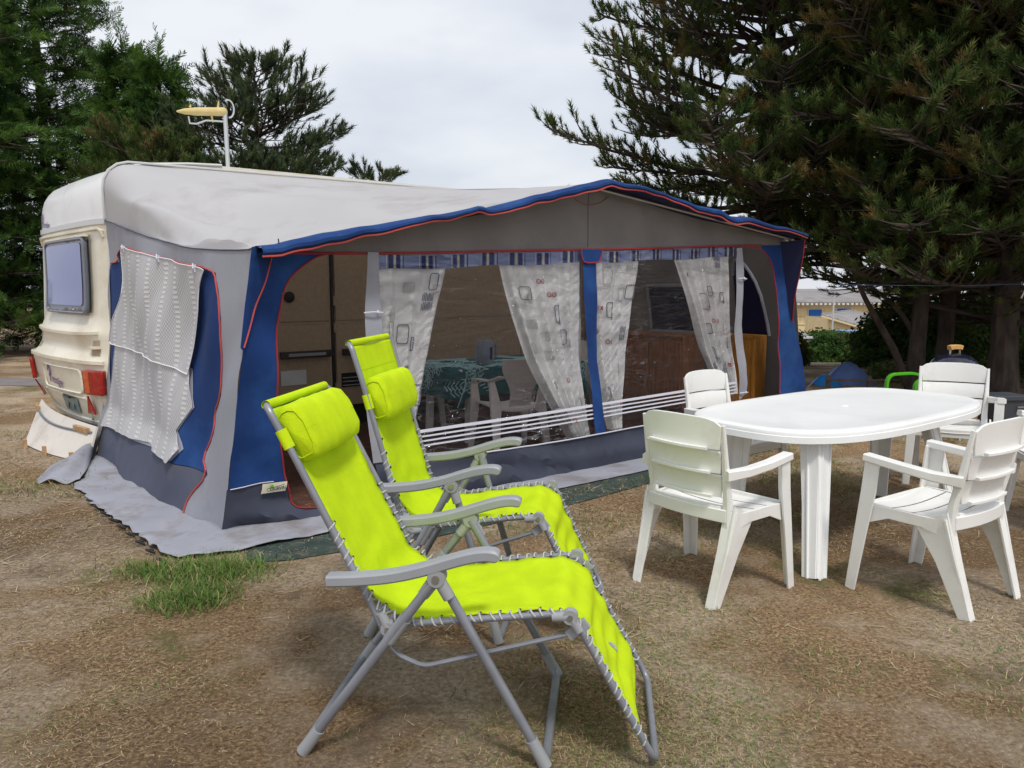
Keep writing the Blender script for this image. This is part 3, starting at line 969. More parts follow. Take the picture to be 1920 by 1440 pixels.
# rolled door sleeves beside the window
mb = MB(); patch(mb, [(.985, 1.69), (1.07, 1.69), (1.09, 1.2), (1.10, .7), (1.12, .31), (.98, .31), (.95, .7), (.96, 1.2)], front_f(.016, 1.6), .05); mb.build('door_sleeve', 'grey', awn)
mb = MB(); patch(mb, [(4.99, 1.84), (5.09, 1.85), (5.14, 1.4), (5.17, .9), (5.16, .42), (5.04, .36), (5.02, .8), (5.03, 1.3)], front_f(.016, 1.6), .05); mb.build('door_sleeve', 'grey', awn)
for (x_, z_) in ((1.02, 1.30), (5.09, 1.55), (5.10, .43)):
    mb = MB(); p = Vector(front_f(.03)(x_, z_))
    mb.tube([p + Vector((-.07, .0, .0)), p + Vector((0, -.012, .004)), p + Vector((.07, 0, -.002))], .006, 5)
    mb.tube([p + Vector((.03, 0, .014)), p + Vector((.03, -.012, 0)), p + Vector((.035, 0, -.014))], .006, 5)
    mb.build('sleeve_tie', 'stripe', awn)
# right doorway: arch piping, blue panel, outer flap with its shade put into the navy
rarch = [(5.08, 1.87), (5.19, 1.866), (5.418, 1.858), (5.616, 1.73), (5.7, 1.515), (5.76, 1.24), (5.805, .904), (5.839, .566), (5.82, .317), (5.80, .10)]
mb = MB(); patch(mb, rarch[2:] + [(5.95, .09), (5.95, .31), (6.40, .31), (6.30, .70), (6.05, 1.17), (5.84, 1.9), (5.45, 1.885)], front_f(.004), .07); mb.build('front_blue_panel', 'blue', awn)
mb = MB(); line_on(mb, rarch, front_f(.010), .007); mb.build('right_doorway_piping', 'pipe_dk', awn)
def cflap(u, v):
    a = Vector((5.76, -.01, 1.93)).lerp(Vector((6.0, -.02, 1.12)), v)
    b = Vector((5.875, -.215, 1.95)).lerp(Vector((6.01, -.03, 1.10)), v)
    return a.lerp(b, u) + Vector((0, -.01 * math.sin(v * 7), 0))
mb = MB(); mb.grid(cflap, 4, 16); mb.build('corner_flap', 'navy', awn)
mb = MB(); mb.tube([cflap(1, k / 16) for k in range(17)], .006, 6); mb.build('flap_piping', 'pipe_dk', awn)
mb = MB(); line_on(mb, [(.30, .288), (.178, .293), (0.02, .28)], front_f(.008), .003); line_on(mb, [(5.86, .31), (6.4, .31)], front_f(.008), .003); mb.build('seam_stitching', 'stripe', awn)
# right side wall seen from inside
def rw(off=0):
    return lambda y, z: (6.40 - .34 * z / 1.67 - off + .015 * wr(y, z), y, z)
mb = MB(); patch(mb, [(0, 0), (2.9, 0), (2.9, 2.45), (1.4, 2.15), (0, 1.90)], rw(), .15); mb.build('right_side_wall', 'gable', awn)
aw_ = [(.76, .93), (.76, 1.60), (.735, 1.775), (.66, 1.765), (.572, 1.699), (.434, 1.46), (.363, 1.104), (.349, .93)]
mb = MB(); patch(mb, aw_, rw(.012), .08); mb.build('right_door_blind', 'navy', awn)
mb = MB(); line_on(mb, aw_[1:], rw(.02), .018); mb.build('blind_edge', 'grey', awn)
mb = MB(); patch(mb, [(1.25, .94), (2.03, .94), (2.03, 1.47), (1.25, 1.47)], rw(.012), .1); mb.build('side_window_dark_view', 'navy', awn)  # dark sheet standing in for the trees seen through the clear window
mb = MB(); line_on(mb, [(1.23, .92), (2.05, .92), (2.05, 1.49), (1.23, 1.49)], rw(.016), .022, sm=0, closed=True); mb.build('side_window_frame', 'grey', awn)
# frame poles inside
for px_, zt in ((.32, 1.66), (2.98, 2.2), (6.02, 1.85)):
    mb = MB(); mb.tube([(px_, .06, 0), (px_, .06, zt)], .013, 8); mb.build('pole', 'steel', awn)
mb = MB(); mb.tube([(.25, -.10, 1.66), (3.0, -.10, 2.24), (5.85, -.10, 1.95)], .013, 8); mb.build('pole', 'steel', awn)
mb = MB(); mb.tube([(3.0, -.10, 2.24), (3.0, 2.85, 2.5)], .013, 8); mb.build('pole', 'steel', awn)
# peg wire at the corner of the roof
mb = MB(); mb.tube([(.34, -.2, 1.69), (.335, -.2, 1.74)], .004, 5); mb.tube([(5.85, -.2, 1.99), (5.855, -.2, 2.06)], .004, 5); mb.build('pole_tip', 'dark', awn)
# sewn maker's label
mb = MB(); patch(mb, [(.225, .285), (.385, .28), (.372, .222), (.215, .225)], front_f(.014), .05); lo_ = mb.build('sewn_label', 'v_cream', awn)
p_ = front_f(.022)(.25, .237)
text_mesh('CLAIRVAL', .028, 'dark', 'lettering', lo_, p_, (PI / 2, 0, R(-2)), 0.0, .0006)
mb = MB(); mb.tube([Vector(front_f(.022)(.262 + .1 * t, .256 + .012 * t * t)) for t in (0, .25, .5, .75, 1)], .0018, 4); mb.build('logo_line', 'dark', lo_)
mb = MB(); patch(mb, [(.265, .26), (.275, .272), (.288, .275), (.30, .26)], front_f(.020), .03); mb.build('logo_hill', 'green_pl', lo_)

# mud flap lying on the ground round the foot of the awning
def flapz(x, y):
    return .012 + .02 * abs(nz(x * 3, y * 3, 8)) + .012 * abs(nz(x * 9, y * 9, 2))
outer = [(-.35, 2.02), (-.48, 1.77), (-.46, 1.5), (-.47, 1.2), (-.44, .9), (-.43, .76), (-.40, .4), (-.38, -.05), (-.36, -.2), (-.33, -.28), (-.18, -.34), (0, -.36), (.2, -.37), (.41, -.38), (.8, -.42), (1.1, -.43)]
inner = [(1.1, -.06), (.8, -.03), (.41, 0), (.03, .02), (.01, .4), (-.04, .9), (-.08, 1.5), (-.09, 2.2), (-.08, 2.85)]
def flap3(x, y):
    d = max(0, min(1, (x + .45) / .45)) if y > 0 else max(0, min(1, (y + .4) / .4))
    return (x, y, flapz(x, y) + .02 * d ** 3 + .012 * abs(math.sin((x + y) * 8)) * (1 - d))
ow = []
for p in densify(outer, .07, False):
    ow.append((p[0] + .012 * math.sin(p[1] * 40 + p[0] * 40), p[1] + .008 * math.sin(p[0] * 45)))
mb = MB(); patch(mb, ow + inner + [(-.14, 2.88), (-.22, 2.55)], flap3, .06)
# the loose corner pulled out to a point beside the skirt board
def tipf(u, v):
    a = Vector((-.66, 2.10, .02)); b = Vector((-.14, 2.78, .13 - .10 * v)); c = Vector((-.42, 1.86, .03))
    p = a.lerp(b.lerp(c, v), u)
    p.z += .07 * math.sin(PI * u) * (1 - v) * .8 + .02 * math.sin(9 * u + 5 * v)
    return p
mb.grid(tipf, 12, 8)
mb.build('mud_flap', 'mud', awn, solid=.003)
mb = MB(); patch(mb, [(1.0, -.07), (1.0, -.40)] + [(x, -.42 - .10 * math.sin(PI * min(1, (x - 1) / 4.5))) for x in np.linspace(1.4, 5.6, 16)] + [(6.5, -.14), (6.5, .0)] + [(x, -.19 * math.sin(PI * x / 6.4) - .005) for x in np.linspace(5.8, 1.2, 14)],
                lambda x, y: (x, y, .014 + .012 * abs(nz(x * 4, y * 9))), .09)
mb.build('mud_flap', 'mud', awn)
# pegging loops along the edge
for i in range(9):
    y_ = 1.25 - i * .19
    mb = MB(); x_ = pl([(-.35, 2.02), (-.48, 1.77), (-.46, 1.5), (-.47, 1.2), (-.44, .9), (-.43, .76), (-.40, .4), (-.38, -.05)], 0)[0]
    x_ = -.462 + .055 * max(0, (1.2 - y_) / 1.4)
    mb.tube([(x_ + .02, y_ - .022, .012), (x_ - .015, y_ - .01, .03), (x_ - .02, y_ + .01, .03), (x_ + .02, y_ + .022, .012)], .0075, 5)
    mb.build('peg_loop', 'dark', awn)
gs = MB()
patch(gs, [(-.05, -.56), (.15, -.66), (.6, -.74)] + [(x, -.76 - .08 * math.sin(x)) for x in np.linspace(1, 4.8, 14)] + [(5.5, -.5), (5.5, 0), (.1, -.1)], lambda x, y: (x, y, .006 + .004 * abs(nz(x * 5, y * 5))), .12)
gs_o = gs.build('groundsheet', 'groundsheet'); gs_o.location = AW; gs_o.rotation_euler = (0, 0, AWR)
tag(gs_o, 'dark green woven groundsheet showing in front of the awning skirt', 'groundsheet')
gi = MB(); gi.grid(lambda u, v: (.1 + 6.2 * u, .02 + 2.9 * v, .008 + .003 * nz(u * 20, v * 10)), 20, 10)
gi_o = gi.build('floor_mat', 'red_floor'); gi_o.location = AW; gi_o.rotation_euler = (0, 0, AWR)
tag(gi_o, 'dark brown floor covering laid inside the awning', 'floor mat')

# ---- patterned curtains and valance inside the window
def curt_f(xt0, xt1, xb0, xb1, zb, folds, off=.05, ph=0.0, pw=1.0):
    """s across (0..1), z height: curtain that narrows towards its tied foot"""
    def f(s, z):
        t = min(max((1.72 - z) / (1.72 - zb), 0), 1)
        tt = t ** pw
        x0 = xt0 + (xb0 - xt0) * tt; x1 = xt1 + (xb1 - xt1) * tt
        x = x0 + (x1 - x0) * s
        p = front_f(-off, .5)(x, z)
        am = .014 + .030 * t
        y = p[1] + am * math.sin(s * folds * 2 * PI + ph + .8 * nz(s * 3, z * 2)) + .004 * math.sin(s * folds * 5 * PI + z * 3)
        return (p[0], y, z)
    return f
curts = [
    (1.03, 1.68, 1.10, 1.34, .50, 3.0, .3, 1.15, 'white patterned curtain nearest the open left doorway of the awning'),
    (2.12, 2.95, 2.74, 2.93, .27, 5.5, 1.1, 1.25, 'white patterned curtain gathered to the left of the blue zip strip'),
    (3.10, 3.68, 3.20, 3.32, .28, 4.0, .6, 1.3, 'white patterned curtain gathered to the right of the blue zip strip'),
    (4.15, 4.95, 4.80, 5.05, .42, 5.5, 2.0, .9, 'white patterned curtain at the right end of the front window'),
]
for ci, (a, b, c_, d, zb, fo, ph, pw, lab) in enumerate(curts):
    t = thing('window_curtain', AW, AWR, lab, 'curtain', 'patterned curtains behind the front window')
    cf = curt_f(a, b, c_, d, zb, fo, .05, ph, pw)
    zt = rt((a + b) / 2) - .02
    mb = MB(); mb.grid(lambda u, v: cf(u, zb + (zt - zb) * v), int(fo * 14), 26)
    mb.build('cloth', 'curtain', t)
    rg = random.Random(ci * 7 + 3)
    cf2 = curt_f(a, b, c_, d, zb, fo, .0505 - .011, ph, pw)
    prints = {k: MB() for k in ('c_grey', 'c_pale', 'c_red')}
    W = b - a
    placed = []
    tries = 0
    while len(placed) < (14 if W > .7 else 11) and tries < 900:
        tries += 1
        z = rg.uniform(zb + .1, zt - .17); s = rg.uniform(.06, .9)
        if any(abs(z - q[1]) < .13 and abs(s - q[0]) * W < .11 for q in placed): continue
        placed.append((s, z))
        kind = rg.choice(['ring', 'ring', 'bars', 'small', 'block', 'ring2'])
        if kind in ('ring', 'ring2'):
            w, h = rg.uniform(.06, .085) / W, rg.uniform(.08, .15)
            pts = [(s, z), (s + w, z), (s + w, z + h), (s, z + h)]
            pts = smooth2(densify(pts, h * .6), 1)
            q = prints['c_grey' if kind == 'ring' else 'c_pale']
            q.tube([cf2(*p) for p in densify(pts, .05)],   .0036 if kind == 'ring' else .0034, 4, closed=True)
            if kind == 'ring' and rg.random() < .6:
                prints['c_pale'].grid(lambda u, v: cf2(s + w * .6 + .05 / W * u, z - .02 + .06 * v), 2, 2)
        elif kind == 'bars':
            for r_ in range(2):
                for k in range(8):
                    x0 = s + k * .010 / W; z0 = z + r_ * .065
                    hh = .058 - .012 * (k % 3 == 0)
                    prints['c_grey'].grid(lambda u, v: cf2(x0 + .0055 / W * u, z0 + hh * v), 1, 2)
        elif kind == 'small':
            for k in range(rg.choice([1, 2])):
                x0 = s + k * .036 / W
                pts = smooth2([(x0, z), (x0 + .024 / W, z), (x0 + .024 / W, z + .032), (x0, z + .032)], 1)
                prints['c_red'].tube([cf2(*p) for p in pts], .0030, 4, closed=True)
        else:
            prints['c_pale'].grid(lambda u, v: cf2(s + .08 / W * u, z + .07 * v), 3, 3)
    for k, q in prints.items():
        if q.v: tag(q.build('printed_motif', k, t), kind='stuff')
val = thing('window_valance', AW, AWR, 'striped blue, navy and cream valance along the top of the front window', 'valance')
def val_f(off):
    def f(x, z):
        p = front_f(-off, .5)(x, z)
        return (p[0], p[1] + .010 * math.sin(x * 26 + nz(x, 1) * 2), p[2])
    return f
mb = MB(); patch(mb, [(x, rt(x) - .105 + .006 * math.sin(x * 7)) for x in np.linspace(1.03, 4.93, 60)] + [(x, rt(x) - .012) for x in np.linspace(4.93, 1.03, 60)], val_f(.020), .08)
mb.build('valance_cloth', 'v_base', val)
x = 1.10; k = 0
nv, cm, wh = MB(), MB(), MB()
while x < 4.85:
    def st(q, x0, w):
        n_ = 3
        q.grid(lambda u, v: val_f(.015)(x0 + w * u, rt(x0) - .103 + .006 * math.sin(x0 * 7) + .089 * v), 2, 2)
    st(nv, x + .06, .035); st(cm, x + .102, .018); st(nv, x + .127, .035)
    st(wh, x + .040, .006); st(wh, x + .172, .006); st(nv, x + .186, .006)
    x += .265
tag(nv.build('navy_stripes', 'v_navy', val), kind='stuff'); tag(cm.build('cream_stripes', 'v_cream', val), kind='stuff'); tag(wh.build('white_stripes', 'stripe', val), kind='stuff')

# ------------------------------------------------------------ caravan
van = thing('caravan', AW, AWR, 'cream and white caravan with dark framed rear window behind the awning', 'caravan')
VX0, VX1, VY0, VY1 = .10, 6.4, 2.93, 5.15
def rear_x(t, z):
    """x of the rear face; t runs from the near corner (0) to the far corner (1)"""
    def ip(prof):
        v = prof[-1][1]
        for a, b in zip(prof, prof[1:]):
            if z <= b[0]: return a[1] + (b[1] - a[1]) * max(0, (z - a[0]) / (b[0] - a[0]))
        return v
    near = ip([(.22, .03), (.5, .02), (.8, .025), (.95, .03), (1.2, .038), (1.6, .05), (2.05, .063), (2.3, .078)])
    far = ip([(.22, -.08), (.3, -.114), (.5, -.22), (.8, -.235), (.86, -.20), (.95, -.157), (1.2, -.146), (1.6, -.125), (2.05, -.11), (2.3, -.10)])
    rnd = ip([(2.0, 0), (2.26, 0), (2.36, .03), (2.42, .065), (2.47, .11), (2.51, .18), (2.54, .30)])
    shelf = ip([(.22, 0), (.3, -.02), (.6, -.03), (.78, -.045), (.81, -.05), (.85, -.01), (.92, 0), (1.0, -.02), (1.05, -.045), (1.09, -.02), (1.14, 0), (1.2, .015), (1.9, .0)])
    low = sstep(1.5, .8, z)
    e = math.sin(PI * t)
    return near + (far - near) * t - e * (.03 + .055 * low) + shelf * min(1, e * 3) + rnd + .05 * abs(2 * t - 1) ** 12
zs_low = [.22, .24, .30, .42, .60, .74, .78, .80, .82, .86, .90, 1.0, 1.04, 1.07, 1.10, 1.14, 1.2, 1.4, 1.6, 1.8, 1.98, 2.02]
zs_top = [2.05, 2.12, 2.2, 2.3, 2.36, 2.42, 2.47, 2.51, 2.54]
def rear_grid(zs):
    q = MB(); n = 28
    q.grid(lambda u, v: (rear_x(v, zs[int(round(u * (len(zs) - 1)))]), VY0 + (VY1 - VY0) * v, zs[int(round(u * (len(zs) - 1)))]), len(zs) - 1, n)
    return q
rear_grid(zs_low).build('rear_panel', 'van', van, ang=60)
rear_grid(zs_top).build('upper_rear_panel', 'van_top', van, ang=60)
mb = MB()
side = [(rear_x(0, z), z) for z in zs_low + zs_top] + [(1.0, 2.59), (6.1, 2.60), (6.4, 2.45), (6.5, 1.4), (6.4, .3)]
mb.add([(p[0], VY0, p[1]) for p in side] + [(p[0], VY1, p[1]) for p in side], [tuple(range(len(side))), tuple(range(2 * len(side) - 1, len(side) - 1, -1))])
mb.build('side_shell', 'van', van, smooth=False)
mb = MB()
top = [(rear_x(0, 2.54), 2.54), (.8, 2.58), (1.0, 2.59), (6.1, 2.60), (6.4, 2.45), (6.5, 1.4), (6.4, .3)]
mb.grid(lambda u, v: (pl(top, u)[0], VY0 + (VY1 - VY0) * v, pl(top, u)[1] + .03 * math.sin(PI * v)), 24, 10)
mb.build('roof', 'van_top', van)
mb = MB()
for t_ in (0.0, 1.0):
    pth = [(rear_x(t_, z) - .006, (VY0 - .002 if t_ == 0 else VY1 + .002), z) for z in zs_low + zs_top] + [(.8, (VY0 if t_ == 0 else VY1), 2.58), (1.1, (VY0 if t_ == 0 else VY1), 2.595)]
    q = MB(); q.tube(pth, .014, 8); q.build('edge_trim', 'van_trim', van)
def on_rear(t, z, off=.01): return (rear_x(t, z) - off, VY0 + (VY1 - VY0) * t, z)
mb = MB(); mb.beam([on_rear(t, 2.035, .012) for t in np.linspace(.01, .99, 16)], .05, .022, side=(0, 0, 1)); mb.build('trim_strip', 'van_trim', van)
mb = MB(); mb.beam([on_rear(.03, 1.90, .004), on_rear(.03, 1.95, .01)] + [on_rear(t, 1.975, .016) for t in np.linspace(.05, .95, 14)] + [on_rear(.97, 1.95, .01), on_rear(.97, 1.90, .004)], .022, .03, side=(0, 0, 1)); mb.build('rain_gutter', 'van', van)
# rear window: recessed grey frame, tinted pane
def rr(t0, t1, z0, z1, r=.03, n=5, rt_=.03):
    pts = []
    for (cx, cz, a0) in ((t1 - rt_, z1 - r, 0), (t0 + rt_, z1 - r, 90), (t0 + rt_, z0 + r, 180), (t1 - rt_, z0 + r, 270)):
        for k in range(n + 1):
            a = R(a0 + 90 * k / n); pts.append((cx + rt_ * math.cos(a), cz + r * math.sin(a)))
    return pts
mb = MB(); patch(mb, rr(.16, .74, 1.235, 1.90, .04), lambda t, z: on_rear(t, z, .035), .05)
wf = mb.build('window', 'van_grey', van, solid=.03)
mb = MB(); patch(mb, rr(.19, .715, 1.30, 1.865, .03), lambda t, z: on_rear(t, z, .058), .05)
M['van_glass'] = mat('tinted_window', lin((120, 126, 176)), .06, spec=.9, metal=.35)
mb.build('pane', 'van_glass', wf)
mb = MB(); line_on(mb, rr(.16, .74, 1.235, 1.90, .04), lambda t, z: on_rear(t, z, .052), .012, sm=0, closed=True); mb.build('seal', 'van_grey', wf)
mb = MB(); mb.beam([on_rear(t, 1.925, .03) for t in np.linspace(.15, .75, 8)], .02, .045, side=(0, 0, 1)); mb.build('window_hood', 'van', van)
mb = MB(); patch(mb, [(.14, 1.24), (.155, 1.24), (.155, 1.9), (.14, 1.9)], lambda t, z: on_rear(t, z, .02), .05); mb.build('window_gap', 'dark', van)
for t_ in (.3, .7):
    mb = MB(); p = Vector(on_rear(t_, 1.265, .06)); mb.box(p, (.012, .06, .014)); mb.build('latch', 'van_trim', wf)
# shelf moulding and bumper mouldings
mb = MB(); mb.beam([on_rear(t, 1.075 - .05 * (1 - abs(2 * t - 1) ** 3) * .6, .004) for t in np.linspace(.06, .94, 20)], .03, .022, side=(0, 0, 1)); mb.build('shelf_moulding', 'van', van)
mb = MB(); mb.beam([on_rear(t, .80, .006) for t in np.linspace(.03, .97, 20)], .036, .026, side=(0, 0, 1)); mb.build('bumper_moulding', 'van', van)
mb = MB(); line_on(mb, rr(.19, .66, .50, .72, .04), lambda t, z: on_rear(t, z, .004), .009, sm=0, closed=True); mb.build('badge_recess', 'van', van)
mb = MB(); line_on(mb, rr(.15, .74, .26, .46, .05), lambda t, z: on_rear(t, z, .004), .008, sm=0, closed=True); mb.build('plate_recess', 'van', van)
mb = MB(); mb.beam([on_rear(t, .245, .01) for t in np.linspace(.02, .98, 14)], .035, .03, side=(0, 0, 1)); mb.build('bottom_trim', 'van_trim', van)
# grab handle niche in the near corner
mb = MB(); patch(mb, [(.06, .86), (.12, .86), (.125, .93), (.10, .99), (.06, 1.0)], lambda t, z: on_rear(t, z, .006), .03); gh = mb.build('grab_niche', 'van_brown', van)
mb = MB(); mb.beam([on_rear(.055, .935, .02), on_rear(.09, .93, .035), on_rear(.128, .925, .015)], .025, .03, side=(0, 0, 1)); mb.build('grab_handle', 'van', gh)
mb = MB(); patch(mb, [(.86, .86), (.93, .86), (.93, .99), (.88, .99), (.855, .93)], lambda t, z: on_rear(t, z, .006), .03); mb.build('grab_niche', 'van_brown', van)
# lamps
for (t0, t1) in ((.02, .13), (.90, .99)):
    q = MB(); patch(q, rr(t0, t1, .515, .735, .012, 3, .008), lambda t, z: on_rear(t, z, .030), .03)
    lp = q.build('rear_lamp', 'red_lens', van, solid=.04)
    wq = t1 - t0
    q = MB(); patch(q, [(t0 + wq * .58, .53), (t0 + wq * .85, .53), (t0 + wq * .85, .72), (t0 + wq * .58, .72)], lambda t, z: on_rear(t, z, .053), .03); q.build('amber_lens', 'amber_lens', lp)
    for zz in (.585, .655):
        q = MB(); q.tube([on_rear(t0 + .003, zz, .054), on_rear(t1 - .003, zz, .054)], .004, 4); q.build('lens_rib', 'red_lens', lp)
for t_ in (.11, .93):
    q = MB(); q.prism([on_rear(t_ - .03, .335, .03), on_rear(t_ + .03, .335, .03), on_rear(t_ + .004, .50, .03)], (-.012, 0, 0)); q.build('reflector', 'red_lens', van, smooth=False)
q = MB(); patch(q, rr(.26, .44, .30, .44, .01, 2, .01), lambda t, z: on_rear(t, z, .012), .05); pt = q.build('number_plate', 'plate', van)
q = MB(); q.box(on_rear(.36, .452, .02), (.02, .30, .022)); q.build('plate_lamp', 'dark', van)
for t_ in (.31, .38):
    q = MB(); q.box(on_rear(t_, .36, .016), (.004, .018, .07)); q.build('plate_character', 'dark', pt)
# model lettering with its flourished capital
for (t_, z_, sz, mt_) in ((.93, 2.085, .095, 'greyprint'), (.60, .555, .11, 'violet')):
    VW = VY1 - VY0
    txt = text_mesh('restige', sz, mt_, 'lettering', van, (0, 0, 0), (0, 0, 0), .25, .001)
    for v_ in txt.data.vertices:
        v_.co = on_rear(t_ - .045 - v_.co.x * 1.15 / VW, z_ + v_.co.y - v_.co.x * .10, .005 + v_.co.z)
    q = MB()
    q.tube([on_rear(t_ - .035, z_ - sz * .1 + sz * 1.5 * k / 6, .008) for k in range(7)], .0042, 5)
    q.tube([on_rear(t_ - .035 - sz * .42 * math.cos(a) * (.8 + .05 * a) / VW * 1.3, z_ + sz * .95 + sz * .5 * math.sin(a), .008) for a in np.linspace(-2.4, 3.2, 24)], .0042, 5)
    q.build('capital_letter', mt_, van)
# side of the caravan seen through the doorway: panel sheets, hinges, handles, vents
def vs(x, z, off=.012): return (x, VY0 - off, z)
for x0, x1 in ((1.05, 2.135), (2.20, 3.3), (3.32, 4.7), (4.72, 6.2)):
    for z0, z1 in ((1.12, 2.05), (.22, 1.09)):
        q = MB(); q.box(((x0 + x1) / 2, VY0 - .012, (z0 + z1) / 2), (x1 - x0, .016, z1 - z0)); q.build('door_panel', 'van_brown', van, bevel=.006)
    q = MB(); q.box(((x0 + x1) / 2, VY0 - .010, 1.105), (x1 - x0, .02, .022)); q.build('door_rail', 'van_brown', van)
q = MB(); q.box((2.167, VY0 - .02, 1.14), (.03, .03, 1.85)); q.build('door_post', 'handle', van)
for z_ in (1.33, 1.05, .42):
    q = MB(); q.tube([(2.18, VY0 - .045, z_ - .05), (2.18, VY0 - .045, z_ + .05)], .016, 8); q.build('hinge', 'van_brown', van)
for x0, x1 in ((1.58, 2.12), (2.26, 2.75)):
    q = MB(); q.beam([(x0, VY0 - .05, .79), (x0 + .06, VY0 - .06, .79), (x1 - .06, VY0 - .06, .79), (x1, VY0 - .05, .79)], .07, .05, side=(0, 0, 1)); hd = q.build('door_handle', 'handle', van)
    q = MB(); q.box(((x0 + x1) / 2, VY0 - .088, .79), (x1 - x0 - .14, .006, .03)); q.build('grip_inlay', 'joint', hd)
q = MB(); q.box((2.5, VY0 - .024, .49), (.5, .008, .15)); vt = q.build('vent', 'dark', van)
for k in range(3):
    q = MB(); q.box((2.5, VY0 - .032, .435 + .04 * k), (.48, .006, .007)); q.build('vent_slat', 'van_trim', vt)
q = MB(); q.box((1.72, VY0 - .025, .555), (.27, .008, .15)); q.build('notice_sheet', 'van_top', van)
q = MB(); q.lathe([(.055, 0), (.055, .012), (.03, .02)], (0, 0, 0), 20); ro = q.build('round_vent', 'dark', van); ro.location = (1.70, VY0 - .025, 1.37); ro.rotation_euler = (PI / 2, 0, 0)
# chassis underside
q = MB(); q.box((3.3, 4.05, .24), (6.0, 2.0, .08)); q.build('chassis', 'dark', van)
for x_ in (2.7,):
    for y_ in (VY0 + .15, VY1 - .15):
        q = MB(); q.lathe([(.10, -.09), (.29, -.09), (.32, -.06), (.32, .06), (.29, .09), (.10, .09)], (0, 0, 0), 24); w_ = q.build('wheel', 'dark', van); w_.location = (x_, y_, .32); w_.rotation_euler = (PI / 2, 0, 0)
# dark space below the caravan closed by a skirt cloth
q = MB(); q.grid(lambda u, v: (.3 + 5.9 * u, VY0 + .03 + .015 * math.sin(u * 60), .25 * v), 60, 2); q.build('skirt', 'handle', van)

# TV antenna on its mast above the caravan roof
ant = thing('tv_antenna', Vector(AW) + Vector((0, 0, 0)), AWR, 'yellowed television antenna on a pale mast above the caravan roof', 'antenna')
mx_, my_ = 1.50, 3.9
q = MB(); q.tube([(mx_, my_, 2.5), (mx_ - .01, my_, 3.30)], .022, 8); q.build('mast', 'mast', ant)
da = Vector((-.777, .629, 0)) * .0 + Vector((-.80, .60, 0)) * 1.0
hx = Vector((mx_ - .01, my_, 3.30))
L_ = .50
q = MB(); q.tube([hx + da * s for s in (-.02, .0, .08, .30, .42, L_)], [.025, .044, .044, .042, .030, .008], 10); q.build('antenna_body', 'antenna', ant)
q = MB(); sdv = Vector((.6, .8, 0))
q.tube([hx + Vector((0, 0, .07)) + da * -.04 + Vector((math.cos(a) * .055, 0, math.sin(a) * .09 - .04)) for a in np.linspace(-1.6, 2.2, 12)], .009, 6); q.build('bracket_loop', 'mast', ant)
q = MB(); q.tube([hx + da * .38 + Vector((0, 0, -.05)), hx + da * .37 + Vector((0, 0, -.12)), hx + da * .30 + Vector((0, 0, -.125)), hx + da * .20 + Vector((0, 0, -.09)), hx + da * .02 + Vector((0, 0, -.10))], .009, 6); q.build('antenna_brace', 'mast', ant)
for s_, z_ in ((.07, .11), (.14, -.11), (.36, .07)):
    q = MB(); q.tube([hx + da * s_ + Vector((0, 0, math.copysign(.04, z_))), hx + da * (s_ - .01) + Vector((0, 0, z_))], [.014, .006], 6); q.build('antenna_fin', 'antenna', ant)

# skirt board leaning against the back of the caravan, with battens and stakes
brd = thing('skirt_board', Vector((-4.0, 6.65, 0)), AWR + PI / 2, 'pale curved board leaning against the rear of the caravan, closing off its underside', 'board')
def to_local(w, t):
    d = Vector(w) - Vector(t.location); a = -t.rotation_euler.z
    return Vector((d.x * math.cos(a) - d.y * math.sin(a), d.x * math.sin(a) + d.y * math.cos(a), d.z))
def aw2w(x, y, z):
    return Vector((AW.x + x * math.cos(AWR) - y * math.sin(AWR), AW.y + x * math.sin(AWR) + y * math.cos(AWR), z))
def brd_f(u, v):
    b = aw2w(-.22 - .30 * u - .05 * math.sin(PI * u), 2.62 + 1.24 * u, .0)
    tp = aw2w(-.10 - .14 * u - .08 * math.sin(PI * u), 2.80 + 1.95 * u, .27 + .03 * u)
    return to_local(b.lerp(tp, v), brd)
q = MB(); q.grid(brd_f, 20, 8, th=.018); q.build('panel', 'board', brd)
q = MB(); q.tube([brd_f(.02 + .96 * k / 14, .80 - .10 * math.sin(PI * k / 14)) + Vector((0, .022, .012)) for k in range(15)], .011, 6); q.build('groove_cord', 'van_grey', brd)
for u_, w_ in ((.95, .14), (.12, .22)):
    q = MB(); a = brd_f(u_ - w_ / 3, .80); b = brd_f(u_ + w_ / 3, .80); q.beam([a + Vector((0, .03, .02)), b + Vector((0, .03, .02))], .05, .03, side=(0, 0, 1)); q.build('batten', 'wood', brd, smooth=False)
for u_ in (.12, .47, .85):
    a = brd_f(u_, 0); q = MB(); q.beam([a + Vector((0, .05, -.05)), a + Vector((0, .05, .085))], .045, .03, side=(1, 0, 0)); q.build('stake', 'wood', brd, smooth=False)

# ------------------------------------------------------------ things inside the awning
def inside_thing(name, x, y, rz, lab, cat, group=None, z=.012):
    w = aw2w(x, y, z)
    return thing(name, w, AWR + rz, lab, cat, group)
